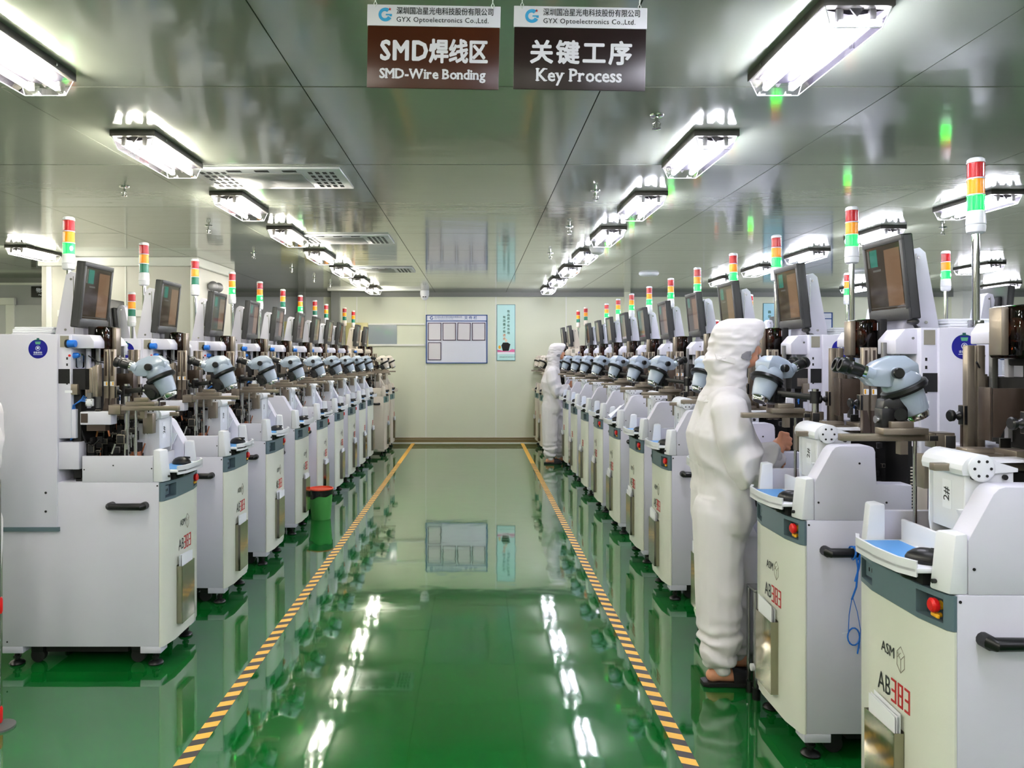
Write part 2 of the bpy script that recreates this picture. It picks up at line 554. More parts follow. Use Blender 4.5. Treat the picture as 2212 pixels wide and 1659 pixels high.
# ------------------------------------------------------------------ ceiling fittings
def make_sprinkler():
    g = G()
    g.lathe([(0.032, 0), (0.03, -0.006), (0.012, -0.008)], seg=16)
    g.cyl((0, 0, -0.006), (0, 0, -0.03), 0.008, seg=10)
    for s in (-1, 1):
        g.tube([(0.006 * s, 0, -0.028), (0.016 * s, 0, -0.038), (0.013 * s, 0, -0.052), (0.003 * s, 0, -0.06)], 0.003, 6)
    g.cyl((0, 0, -0.03), (0, 0, -0.055), 0.004, seg=8)
    g.lathe([(0.004, -0.058), (0.02, -0.06), (0.02, -0.063), (0.003, -0.065)], seg=14)
    return g.build('sprinkler', [CHROME, RED])
spr = make_sprinkler()
first = True
for side, pts in (('right of the aisle', [(0.81, 3.43), (0.78, 5.0), (0.78, 6.4), (0.78, 8.06)]),
                  ('left of the aisle', [(-2.25, 4.88), (-2.23, 6.36), (-2.34, 8.03), (-2.27, 9.4), (-2.25, 10.6), (-2.2, 11.5)]),
                  ('over the right machines', [(3.94, 6.45), (3.9, 8.0)])):
    for k, (x, y) in enumerate(pts):
        o = spr if first else spr.copy()
        if not first:
            COL.objects.link(o)
        first = False
        o.location = (x, y, CEIL)
        tag(o, 'chrome sprinkler head, %s from the camera in the ceiling line %s' % (ORD[k], side), 'sprinkler', 'sprinkler heads')

VENTW = mat('vent_enamel', (200, 202, 204), 0.25)
def make_vent():
    t = thing('ceiling_vent', 'vent', 'ceiling vent', (0, 0, CEIL))
    G().box(-0.44, 0.44, 0, 0.52, -0.016, 0, bevel=0.006).build('frame', VENTW, t)
    G().box(-0.24, 0.20, 0.1, 0.46, -0.021, -0.016, bevel=0.004).build('centre_panel', TRIMG, t)
    g = G()
    for x0 in (-0.39, 0.24):
        for i in range(4):
            for j in range(5):
                g.box(x0 + 0.042 * i, x0 + 0.024 + 0.042 * i, 0.07 + 0.085 * j, 0.12 + 0.085 * j, -0.0175, -0.015)
    for i in range(3):
        g.box(-0.22 + i * 0.16, -0.14 + i * 0.16, 0.03, 0.07, -0.0175, -0.015)
    g.build('slots', BLACKM, t)
    return t
v0 = make_vent()
for k, (x, y) in enumerate(((-1.22, 4.36), (-1.22, 6.78), (-1.22, 9.3))):
    o = v0 if k == 0 else copy_tree(v0)
    o.location = (x, y, CEIL)
    tag(o, 'slotted white air vent in the ceiling, %s from the camera' % ORD[k], 'ceiling vent', 'ceiling air vents')

t = thing('smoke_detector', 'round white drum detector on the ceiling beside the right row of lights', 'smoke detector', (1.16 + 0.02, 7.55, CEIL))
t.location = (1.205, 7.62, CEIL)
G().lathe([(0.075, 0), (0.075, -0.02), (0.07, -0.03)]).build('base', WPLAST, t)
G().lathe([(0.066, -0.03), (0.062, -0.055), (0.04, -0.072), (0.005, -0.076)]).build('sensor_dome', WPLAST, t)
for k, (x, y) in enumerate(((2.27, 10.05), (4.95, 9.75))):
    t = thing('ceiling_speaker', ['flat round white disc on the ceiling above the right machines', 'flat round disc on the ceiling beside the far right lights'][k], 'ceiling disc', (x, y, CEIL), group='flat ceiling discs')
    G().lathe([(0.13, 0), (0.13, -0.012), (0.11, -0.03), (0.02, -0.036)], seg=28).build('housing', WPLAST, t)
t = thing('dome_camera', 'white dome security camera under the ceiling above the notice board', 'camera', (-0.86, 12.72, CEIL))
G().lathe([(0.075, 0), (0.075, -0.06), (0.07, -0.09)]).build('base', WPLAST, t)
G().ball((0, 0, -0.095), 0.065, mi=0, seg=20).build('dome', WPLAST, t)
G().box(-0.03, -0.005, -0.066, -0.055, -0.115, -0.1).box(0.005, 0.03, -0.066, -0.055, -0.115, -0.1).build('lens', BLACK, t)
g = G().box(-2.4, -0.9, 12.3, 12.36, CEIL - 0.035, CEIL, bevel=0.005)
tag(g.build('cable_trunking', TRIMW), 'white cable trunking along the ceiling leading to the dome camera', 'cable trunking')

# ------------------------------------------------------------------ hanging signs
SIGNW = mat('sign_white', (222, 222, 228), 0.35)
SIGNB = mat('sign_brown', (66, 28, 10), 0.3, noise=0.06, nscale=60)
SIGND = mat('sign_dark_brown', (34, 19, 20), 0.3, noise=0.06, nscale=60)
LOGOB = mat('logo_blue', (60, 165, 215), 0.4)
STRING = mat('white_cord', (225, 228, 225), 0.6)
def logo(g, c, r, mi, mir, xd=(1, 0, 0), dep=-0.0007):
    """open blue ring with a square bite and a small red star, drawn in the x-z plane facing -y"""
    n = 26
    A, B = [], []
    for i in range(n + 1):
        a = math.radians(55 + 275 * i / n)
        w = 0.42 + 0.16 * math.sin(PI * i / n)
        A.append((c[0] + r * math.cos(a), c[1] + dep, c[2] + r * math.sin(a)))
        B.append((c[0] + r * w * math.cos(a), c[1] + dep, c[2] + r * w * math.sin(a)))
    va = [g.bm.verts.new(p) for p in A]
    vb = [g.bm.verts.new(p) for p in B]
    for i in range(n):
        f = g.bm.faces.new((va[i], va[i + 1], vb[i + 1], vb[i]))
        f.material_index = mi
    q = [g.bm.verts.new((c[0] + x * r, c[1] + dep, c[2] + z * r)) for x, z in ((0.05, 0.1), (0.95, 0.1), (0.95, -0.25), (0.6, -0.25), (0.6, -0.1), (0.05, -0.1))]
    g.bm.faces.new(q).material_index = mi
    sx, sz = c[0] + 0.62 * r, c[2] + 0.78 * r
    st = []
    for i in range(10):
        a = PI / 2 + i * PI / 5
        k = 0.26 * r if i % 2 == 0 else 0.11 * r
        st.append(g.bm.verts.new((sx + k * math.cos(a), c[1] + dep, sz + k * math.sin(a))))
    g.bm.faces.new(st).material_index = mir

SERIFS = {'K': 'bt0 b1 t1', 'P': 'bt0', 'r': 'bx0', 'y': 'x0 x1', 'M': 'bt0 bt1', 'D': 'bt0', 'W': 't0 t1', 'i': 'bx5', 'B': 'bt0', 'n': 'bx0 b1', 'd': 'b1 h1'}
def serif_text(g, body, size, c, depth, bold, total):
    """letters with slab serifs, set one by one and centred on c to a given total width"""
    pens = []
    x = 0.0
    cap, xh, asc = 0.0, 0.0, 0.0
    for ch in body:
        if ch == ' ':
            x += 0.28 * size
            continue
        t = G().text(ch, size, (0, 0, 0), align='LEFT')
        xs = [v.co.x for v in t.bm.verts]
        zs = [v.co.z for v in t.bm.verts]
        t.bm.free()
        pens.append((ch, x, min(xs), max(xs), min(zs), max(zs)))
        x += max(xs) - min(xs) + (0.10 if ch in SERIFS else 0.06) * size
    k = total / x
    base = [p[4] for p in pens if p[0] in 'KPMDWBSinr'][0]
    for ch, px_, x0, x1, z0, z1 in pens:
        ox = c[0] - total / 2 + (px_ - x0) * k
        g.text(ch, size, (ox, c[1], c[2]), align='LEFT', sx=k, bold=bold)
        capz = [p[5] for p in pens if p[0] in 'KPMDWB'][0]
        xhz = [p[5] for p in pens if p[0] in 'eoncrs'][0]
        for spec in SERIFS.get(ch, '').split():
            fx = {'0': 0.10, '1': 0.90, '5': 0.5}[spec[-1]]
            for lv in spec[:-1]:
                z = {'b': base, 't': capz, 'x': xhz, 'h': z1}[lv]
                up = 1 if lv == 'b' else -1
                xc = ox + (x0 + (x1 - x0) * fx) * k
                hw = 0.105 * size
                th = 0.055 * size
                y = c[1] - 0.0009
                f = g.bm.faces.new([g.bm.verts.new(p) for p in ((xc - hw, y, c[2] + z), (xc + hw, y, c[2] + z), (xc + hw, y, c[2] + z + up * th), (xc - hw, y, c[2] + z + up * th))])

def fit_text(g, body, height, c, width, bold, spacing=1.0):
    """text scaled to a given glyph height and total width, centred on c in the x-z plane"""
    t = G().text(body, 1.0, (0, 0, 0), spacing=spacing)
    xs = [v.co.x for v in t.bm.verts]
    zs = [v.co.z for v in t.bm.verts]
    t.bm.free()
    s = (height - 2 * bold) / (max(zs) - min(zs))
    k = (width - 2 * bold) / ((max(xs) - min(xs)) * s)
    g.text(body, s, (c[0] - (max(xs) + min(xs)) / 2 * s * k, c[1], c[2] - (max(zs) + min(zs)) / 2 * s), sx=k, bold=bold, spacing=spacing)

def make_sign(name, label, cx, ztop, lower_mat, big, small, bigx, y=2.1, roll=-0.018, letter=1.0, bigspace=1.0):
    t = thing(name, label, 'sign', (cx, y, ztop))
    t.rotation_euler = (0, -roll, 0)
    w = 0.366 / 2
    G().box(-w, w, -0.004, 0.004, -0.058, 0.0, bevel=0.001).build('header_panel', SIGNW, t)
    G().box(-w + 0.002, w - 0.002, -0.003, 0.003, -0.228, -0.058, bevel=0.001).build('lower_panel', lower_mat, t)
    g = G()
    logo(g, (-w + 0.05, -0.0042, -0.028), 0.019, 1, 2)
    g.text('深圳国冶星光电科技股份有限公司', 0.0215, (-w + 0.08, -0.0042, -0.018), align='LEFT', sx=0.83, bold=0.0002)
    g.text('GYX Optoelectronics Co.,Ltd.', 0.0195, (-w + 0.08, -0.0042, -0.041), align='LEFT', sx=0.96, bold=0.0001, spacing=1.08)
    g.build('header_print', [INKK, LOGOB, INKR], t, recalc=False, flat=True)
    g = G()
    for body, h, x, w_, bd, sp in big:
        fit_text(g, body, h, (x, -0.0032, -0.125), w_, bd, sp)
    serif_text(g, small[0], small[1], (0, -0.0032, -0.19), 0, 0.0011, small[2])
    g.build('lettering', SIGNW, t, recalc=False, flat=True)
    h = (CEIL - ztop)
    for x in (-w + 0.022, w - 0.022):
        g = G()
        n = 9
        for i in range(n):
            z0 = -0.008 + (h + 0.008) * i / n
            z1 = z0 + (h + 0.008) / n * 1.25
            z1 = min(z1, h)
            dx = 0.004
            if i % 2:
                g.tube([(x, -0.006, z0), (x, -0.006 - dx, (z0 + z1) / 2), (x, -0.006, z1), (x, -0.006 + dx, (z0 + z1) / 2), (x, -0.006, z0)], 0.0013, 6)
            else:
                g.tube([(x, -0.006, z0), (x - dx, -0.006, (z0 + z1) / 2), (x, -0.006, z1), (x + dx, -0.006, (z0 + z1) / 2), (x, -0.006, z0)], 0.0013, 6)
        g.build('hanging_chain', STRING, t)
    return t
make_sign('hanging_sign', 'hanging sign with a brown lower half reading SMD-Wire Bonding', -0.116, 2.461, SIGNB, (('SMD', 0.058, -0.080, 0.132, 0.0026, 1.12), ('焊线区', 0.068, 0.069, 0.162, 0.0022, 1.0)), ('SMD-Wire Bonding', 0.038, 0.292), 0.0, letter=0.88)
make_sign('hanging_sign', 'hanging sign with a near-black lower half reading Key Process', 0.2865, 2.457, SIGND, (('关键工序', 0.067, 0.003, 0.280, 0.0022, 1.2),), ('Key Process', 0.050, 0.236), 0.0, bigspace=1.16)

# ------------------------------------------------------------------ far wall fittings
def wx(px, y=FARY):
    return (px - 1029.0) * y / 1650.0
def wz(py, y=FARY):
    return CAMZ - (py - 768.0) * y / 1650.0
BOARDW = mat('board_white', (224, 226, 238), 0.3)
BOARDB = mat('board_blue_frame', (45, 85, 150), 0.4)
MAROON = mat('sleeve_maroon', (70, 48, 75), 0.5)
SLEEVE = mat('sleeve_paper', (222, 218, 222), 0.25)
def notice_board(name, label, x0, x1, z0, z1, heads):
    y = FARY
    t = thing(name, label, 'notice board', ((x0 + x1) / 2, y, (z0 + z1) / 2))
    w, h = (x1 - x0) / 2, (z1 - z0) / 2
    G().box(-w, w, -0.02, -0.001, -h, h).build('panel', BOARDW, t, flat=True)
    g = G()
    for a in ((-w, w, h - 0.015, h), (-w, w, -h, -h + 0.015), (-w, -w + 0.018, -h, h), (w - 0.018, w, -h, h), (-w, w, h - 0.115, h - 0.1)):
        g.box(a[0], a[1], -0.03, -0.019, a[2], a[3])
    g.build('frame', BOARDB, t, flat=True)
    if heads:
        g = G()
        logo(g, (-w + 0.10, -0.0205, h - 0.055), 0.03, 1, 1)
        g.text('深圳国冶星光电科技股份有限公司', 0.036, (-w + 0.145, -0.0205, h - 0.042), align='LEFT', sx=0.88)
        g.text('GYX Optoelectronics Co.,Ltd.', 0.026, (-w + 0.145, -0.0205, h - 0.072), align='LEFT', sx=1.0)
        g.text('文 件 栏', 0.062, (0.24, -0.0205, h - 0.056), bold=0.001)
        g.build('heading', [BOARDB, BOARDB], t, recalc=False, flat=True)
        cells = [(0, 0), (1, 0), (2, 0), (3, 0), (0, 1)]
        cw = 2 * w / 4.05
        for i, j in cells:
            cx = -w + 0.15 + i * cw * 0.965
            cz = h - 0.29 - 0.335 * j
            rot = math.radians({2: -1.2, 1: 0.3}.get(i, 0)) if j == 0 else 0
            s = G()
            for a in ((-0.113, 0.113, 0.14, 0.152), (-0.113, 0.113, -0.152, -0.14), (-0.113, -0.101, -0.152, 0.152), (0.101, 0.113, -0.152, 0.152)):
                s.box(a[0], a[1], -0.008, 0, a[2], a[3])
            sl = s.build('document_sleeve', MAROON, t, loc=(cx, -0.021, cz), rot=(0, -rot, 0), flat=True)
            G().box(-0.102, 0.102, -0.004, 0, -0.141, 0.141).build('page', SLEEVE, sl, flat=True)
    return t
notice_board('notice_board', 'blue-framed white notice board with five document sleeves on the far wall', wx(920), wx(1053), wz(785), wz(680), True)
notice_board('notice_board', 'blue-framed white board on the far wall partly hidden behind the third right monitor', wx(1690), wx(1797), wz(800), wz(675), False)

POSTC = mat('poster_cyan', (196, 236, 232), 0.3)
POSTC2 = mat('poster_blue', (165, 222, 240), 0.3)
POSTE = mat('poster_edge', (70, 130, 140), 0.4)
INKT = mat('print_teal', (20, 95, 75), 0.5)
INKO = mat('print_orange', (215, 120, 40), 0.5)
PINK = mat('print_pink', (225, 110, 160), 0.5)
SKINP = mat('print_skin', (235, 205, 180), 0.5)
def poster(label, px0, px1, py0, py1, base, cols, figure):
    x0, x1, z0, z1 = wx(px0), wx(px1), wz(py1), wz(py0)
    t = thing('wall_poster', label, 'poster', ((x0 + x1) / 2, FARY, (z0 + z1) / 2))
    w, h = (x1 - x0) / 2, (z1 - z0) / 2
    G().box(-w, w, -0.012, -0.001, -h, h).build('panel', POSTE, t, flat=True)
    G().box(-w + 0.008, w - 0.008, -0.014, -0.011, -h + 0.008, h - 0.008).build('sheet', base, t, flat=True)
    g = G()
    for x, ztop, step, size, chars in cols:
        for i, ch in enumerate(chars):
            org = figure and (x < 0 and i >= 5)
            g.text(ch, size, (x, -0.0145, ztop - step * i), bold=0.001, mi=(1 if org else 0))
    g.build('lettering', [INKT, INKO], t, recalc=False, flat=True)
    if figure:
        g = G()
        def poly(pts, mi):
            f = g.bm.faces.new([g.bm.verts.new((x, -0.0146 - 0.0002 * mi, z)) for x, z in pts])
            f.material_index = mi
        poly([(-w + .01, -h + .13), (w - .01, -h + .13), (w - .01, -h + .19), (w - .06, -h + .2), (0.04, -h + .16), (-0.06, -h + .17), (-w + .01, -h + .19)], 0)
        poly([(-w + .01, -h + .11), (w - .01, -h + .11), (w - .01, -h + .145), (0.0, -h + .15), (-w + .01, -h + .145)], 1)
        poly([(-0.055, -h + .165), (0.045, -h + .165), (0.06, -h + .23), (0.075, -h + .28), (0.03, -h + .31), (-0.05, -h + .31), (-0.08, -h + .26)], 2)
        poly([(-0.012, -h + .2), (0.02, -h + .31), (-0.03, -h + .31)], 1)
        poly([(0.02 * math.cos(a) , -h + .345 + 0.028 * math.sin(a)) for a in [i * PI / 6 for i in range(12)]], 3)
        poly([(-0.11 + 0.022 * math.cos(a), -h + .23 + 0.03 * math.sin(a)) for a in [i * PI / 6 for i in range(12)]], 4)
        g.text('深圳国冶星光电科技股份有限公司', 0.018, (0.02, -0.0145, -h + 0.06), mi=5)
        g.build('picture', [PINK, PAPER, BLACKM, SKINP, YELLOW, INKT], t, recalc=False, flat=True)
    return t
poster('pale cyan vertical poster with a small dark-suited figure, right of the notice board', 1073, 1113, 658, 779, POSTC,
       [(0.042, 0.36, 0.0615, 0.05, '有品质才有市场'), (-0.03, 0.26, 0.0615, 0.05, '有改善才有进步')], True)
poster('pale blue vertical poster on the far wall above the hooded worker at the right', 1648, 1690, 655, 790, POSTC2,
       [(0.06, 0.44, 0.078, 0.056, '自检互检'), (-0.06, 0.38, 0.078, 0.056, '确保产品零缺陷')], False)

# rail-mounted sliding window and the beige cabinet with the warning triangle
WINF = mat('window_film', (150, 160, 165), 0.08, coat=0.3)
w1 = thing('window_1', 'window', 'window', (wx(855), FARY, wz(722)))
del w1['label'], w1['category']
struct(w1)
g = G()
g.box(-0.5, 0.5, -0.03, 0, 0.16, 0.185)
g.box(-0.5, 0.5, -0.03, 0, -0.2, -0.17)
struct(g.build('window_rail', TRIMW, w1, flat=True))
struct(G().box(-0.47, 0.02, -0.022, -0.004, -0.17, 0.16).build('window_pane', WINF, w1, flat=True))
BEIGE = mat('beige_enamel', (196, 188, 130), 0.4)
t = thing('wall_cabinet', 'beige wall cabinet with a warning triangle left of the sliding window', 'cabinet', (wx(772), FARY, 1.42))
G().box(-0.19, 0.19, -0.08, 0, -0.55, 0.64, bevel=0.006).build('body', BEIGE, t)
G().box(0.04, 0.13, -0.083, -0.08, 0.10, 0.33).build('warning_label', PAPER, t, flat=True)
g = G()
v = [g.bm.verts.new(p) for p in ((0.05, -0.084, 0.17), (0.12, -0.084, 0.17), (0.085, -0.084, 0.27), (0.06, -0.084, 0.178), (0.11, -0.084, 0.178), (0.085, -0.084, 0.25))]
for q in ((0, 1, 4, 3), (1, 2, 5, 4), (2, 0, 3, 5)):
    g.bm.faces.new([v[i] for i in q])
g.build('warning_triangle', INKK, t, flat=True)
t = thing('wall_cabinet', 'beige wall cabinet on the grey far-left wall behind the monitors', 'cabinet', (wx(650), FARY, 1.42))
G().box(-0.32, 0.3, -0.08, 0, -0.55, 0.66, bevel=0.006).build('body', BEIGE, t)
G().box(-0.08, 0.05, -0.083, -0.08, 0.10, 0.33).build('warning_label', PAPER, t, flat=True)

# emergency light high on the shaft's side, and things on the far-left wall
t = thing('emergency_light', 'white twin-lamp emergency light high on the white shaft wall', 'emergency light', (-3.1, 8.95, 2.15))
G().box(0, 0.06, -0.14, 0.14, -0.1, 0.1, bevel=0.008).build('housing', WPLAST, t)
for y in (-0.09, 0.09):
    G().lathe([(0.03, 0), (0.055, 0.03), (0.06, 0.05), (0.045, 0.058)], c=(0.03, y, 0.15), axis=(0.6, -0.8, 0)).build('lamp_head', GREYM, t)
t = thing('door_sign', 'black sign box with a white hand above the far-left door', 'sign', (-5.98, 10.58, 2.335))
G().box(-0.16, 0.45, -0.05, 0, -0.03, 0.12, bevel=0.004).build('panel', BLACK, t)
g = G().text('物料', 0.07, (-0.02, -0.051, 0.06), bold=0.001).text('Material', 0.035, (0.0, -0.051, 0.0))
g.bm.faces.new([g.bm.verts.new((x, -0.052, z)) for x, z in ((0.10, 0.09), (0.14, 0.07), (0.12, 0.1), (0.17, 0.07), (0.22, 0.03), (0.24, -0.01), (0.19, -0.02), (0.13, 0.03))])
g.build('lettering', INKW, t, recalc=False, flat=True)

# ------------------------------------------------------------------ floor marking tape
TAPEY = mat('tape_yellow', (232, 176, 62), 0.45)
TAPEK = mat('tape_black', (44, 38, 40), 0.45)
for label, x, lo in (('yellow and black striped floor tape along the left machines', -1.078, 2.2), ('yellow and black striped floor tape along the right machines', 0.784, 2.2)):
    g = G()
    y = 1.2
    i = 0
    w = 0.029
    while y < 13.04:
        y1 = min(y + 0.047, 13.05)
        sk = 0.012 if x < 0 else -0.012
        vs = [g.bm.verts.new(p) for p in ((x - w, y - sk, 0.0012), (x + w, y + sk, 0.0012), (x + w, min(y1 + sk, 13.05), 0.0012), (x - w, min(y1 - sk, 13.05), 0.0012))]
        f = g.bm.faces.new(vs)
        f.material_index = 0 if (i % 2 == 0 or y > 10.6) else 1
        y += 0.047
        i += 1
    r = bmesh.ops.extrude_face_region(g.bm, geom=list(g.bm.faces))
    bmesh.ops.translate(g.bm, vec=(0, 0, -0.001), verts=[v for v in r['geom'] if isinstance(v, bmesh.types.BMVert)])
    tag(g.build('floor_tape', [TAPEY, TAPEK], flat=True), label, 'floor tape', 'striped floor tapes')
# ------------------------------------------------------------------ the wire bonding machine
# local frame: x runs back from the front corner, y from the operator's right side to the left, z up; the front faces -x
W = 0.46
BOW = [(0.0, 0.0), (-0.012, 0.012), (-0.03, 0.11), (-0.03, 0.23), (-0.03, 0.35), (-0.012, 0.448), (0.0, 0.46)]
def bow(off=0.0, y0=0.0, y1=W):
    out = []
    for x, y in BOW:
        out.append((x + off, y))
    return out
def bowx(y):
    for (xa, ya), (xb, yb) in zip(BOW, BOW[1:]):
        if ya <= y <= yb:
            return xa + (xb - xa) * (y - ya) / (yb - ya)
    return 0.0

def make_microscope(parent):
    tilt = Matrix.Rotation(math.radians(26), 4, 'Y') @ Matrix.Scale(0.83, 4)
    e = Vector((0.707, 0, 0.707))
    g = G()
    g.lathe([(0.068, 0.012), (0.072, 0.02), (0.07, 0.045), (0.062, 0.06)], seg=24)
    pts = []
    for x, z, hy in ((-0.060, 0.035, 0.045), (-0.070, 0.070, 0.052), (-0.048, 0.116, 0.036), (-0.005, 0.136, 0.030), (0.055, 0.140, 0.034), (0.088, 0.128, 0.048), (0.118, 0.098, 0.052), (0.108, 0.062, 0.050), (0.06, 0.035, 0.052), (0.02, 0.085, 0.058)):
        pts += [g.bm.verts.new((x, hy, z)), g.bm.verts.new((x, -hy, z))]
    h = bmesh.ops.convex_hull(g.bm, input=pts)
    bmesh.ops.dissolve_limit(g.bm, angle_limit=0.12, verts=[v for v in pts if v.is_valid], edges=list(set(ed for v in pts if v.is_valid for ed in v.link_edges)))
    ed = list(set(x for v in pts if v.is_valid for x in v.link_edges))
    bmesh.ops.bevel(g.bm, geom=ed, offset=0.005, segments=2, affect='EDGES', profile=0.5, clamp_overlap=True)
    g.transform(tilt)
    m = g.build('microscope', SCOPE, parent)
    for s in (-1, 1):
        b0 = Vector((0.088, 0.034 * s, 0.10))
        g = G()
        g.cyl(b0, b0 + e * 0.03, 0.026, 0.024, 18, mi=2)
        g.cyl(b0 + e * 0.03, b0 + e * 0.042, 0.026, 0.0255, 18, mi=1)
        g.lathe([(0.022, 0.04), (0.0245, 0.05), (0.0265, 0.085), (0.023, 0.09), (0.023, 0.098), (0.029, 0.102), (0.031, 0.118), (0.027, 0.127), (0.019, 0.128), (0.018, 0.118)], c=b0, axis=e, seg=18)
        g.transform(tilt)
        g.build('eyepiece', [BLACK, CHROME, SCOPE], m)
        g = G()
        g.cyl((0.018, 0.048 * s, 0.075), (0.018, 0.06 * s, 0.075), 0.024, 0.018, 18, mi=1)
        g.lathe([(0.019, 0.06), (0.0205, 0.063), (0.0205, 0.083), (0.017, 0.087)], c=(0.018, 0, 0.075), axis=(0, s, 0), seg=18)
        g.transform(tilt)
        g.build('zoom_knob', [BLACK, SCOPE], m)
    g = G()
    g.lathe([(0.075, 0.014), (0.084, 0.01), (0.086, -0.004), (0.08, -0.014), (0.062, -0.015)], seg=28)
    g.prism([(0.03, -0.01), (0.095, 0.0), (0.118, -0.03), (0.10, -0.10), (0.05, -0.105), (0.03, -0.06)], 'y', -0.04, 0.04, bevel=0.006)
    for s in (-1, 1):
        g.cyl((0.075, 0.04 * s, -0.07), (0.075, 0.066 * s, -0.07), 0.024, seg=18)
        g.cyl((0.105, 0.04 * s, -0.03), (0.105, 0.048 * s, -0.03), 0.006, seg=10, mi=1)
    g.transform(tilt)
    g.build('focus_mount', [BLACK, STEEL], m)
    g = G()
    g.lathe([(0.060, -0.012), (0.059, -0.03), (0.054, -0.065), (0.047, -0.098), (0.042, -0.102)], seg=24)
    g.lathe([(0.041, -0.10), (0.042, -0.112), (0.037, -0.126), (0.033, -0.127)], seg=24, mi=1)
    g.lathe([(0.034, -0.122), (0.031, -0.1275), (0.005, -0.1275)], seg=20, mi=2)
    g.transform(tilt)
    g.build('objective_lens', [SCOPE, CHROME, BLACK], m)
    return m

def make_tower(parent, lit):
    g = G()
    g.cyl((0, 0, 0), (0, 0, 0.40), 0.0135, seg=14)
    g.box(-0.02, 0.02, -0.02, 0.02, -0.01, 0.03, mi=1, bevel=0.003)
    p = g.build('signal_tower', [CHROME, STEEL], parent, loc=(0.66, 0.045, 1.603))
    z = 0.355
    g = G().lathe([(0.022, z), (0.031, z + 0.006), (0.033, z + 0.02), (0.033, z + 0.03), (0.031, z + 0.032), (0.034, z + 0.036), (0.031, z + 0.082), (0.0285, z + 0.086)], seg=20)
    g.build('tower_base', WPLAST, p)
    z += 0.086
    for nm, m1 in (('green_lamp', GRNLIT if lit else GRNL), ('amber_lamp', AMBL), ('red_lamp', REDL)):
        prof = []
        n = 7
        for i in range(n):
            prof += [(0.0285, z + 0.056 * i / n), (0.0295, z + 0.056 * (i + 0.5) / n)]
        g = G().lathe(prof + [(0.0285, z + 0.056)], seg=18)
        g.lathe([(0.030, z + 0.0561), (0.0315, z + 0.0585), (0.030, z + 0.0615)], seg=18, mi=1)
        if nm == 'green_lamp' and lit:
            for a in (-0.6, 2.5):
                g.ball((0.022 * math.cos(a), 0.022 * math.sin(a), z + 0.028), 0.011, 1, 1, 1.6, mi=2, seg=10)
        g.build(nm, [m1, WPLAST, GRNCORE], p)
        z += 0.0615
    G().lathe([(0.030, z), (0.0295, z + 0.008), (0.022, z + 0.014), (0.003, z + 0.016)], seg=18).build('tower_cap', WPLAST, p)
    return p

def make_monitor(parent):
    g = G()
    g.box(0.0, 0.042, -0.147, 0.147, 0.0, 0.33, bevel=0.006, mi=1)
    for a in ((-0.147, 0.147, 0.0, 0.048), (-0.147, 0.147, 0.305, 0.33), (-0.147, -0.129, 0.04, 0.31), (0.129, 0.147, 0.04, 0.31)):
        g.box(-0.005, 0.006, a[0], a[1], a[2], a[3], bevel=0.002)
    g.box(0.042, 0.065, -0.10, 0.10, 0.07, 0.26, bevel=0.01, mi=1)
    g.box(-0.0055, 0, -0.012, 0.012, 0.018, 0.026)
    m = g.build('monitor', [MONB, BLACK], parent, loc=(0.437, 0.23, 1.637), rot=(0, math.radians(-6), 0))
    g = G()
    def q(y0, y1, z0, z1, mi, d):
        f = g.bm.faces.new([g.bm.verts.new((-0.001 - d, y, z)) for y, z in ((y1, z0), (y0, z0), (y0, z1), (y1, z1))])
        f.material_index = mi
    q(-0.13, 0.13, 0.048, 0.305, 0, 0)
    q(0.045, 0.10, 0.225, 0.295, 1, 0.0004)
    q(0.105, 0.12, 0.225, 0.295, 3, 0.0004)
    q(0.025, 0.085, 0.205, 0.213, 3, 0.0004)
    q(-0.118, -0.008, 0.06, 0.285, 2, 0.0004)
    q(-0.125, 0.125, 0.056, 0.0585, 3, 0.0006)
    g.build('screen', [SCREEN, SCR_T, SCR_B, SCR_G], m, recalc=False, flat=True)
    return m

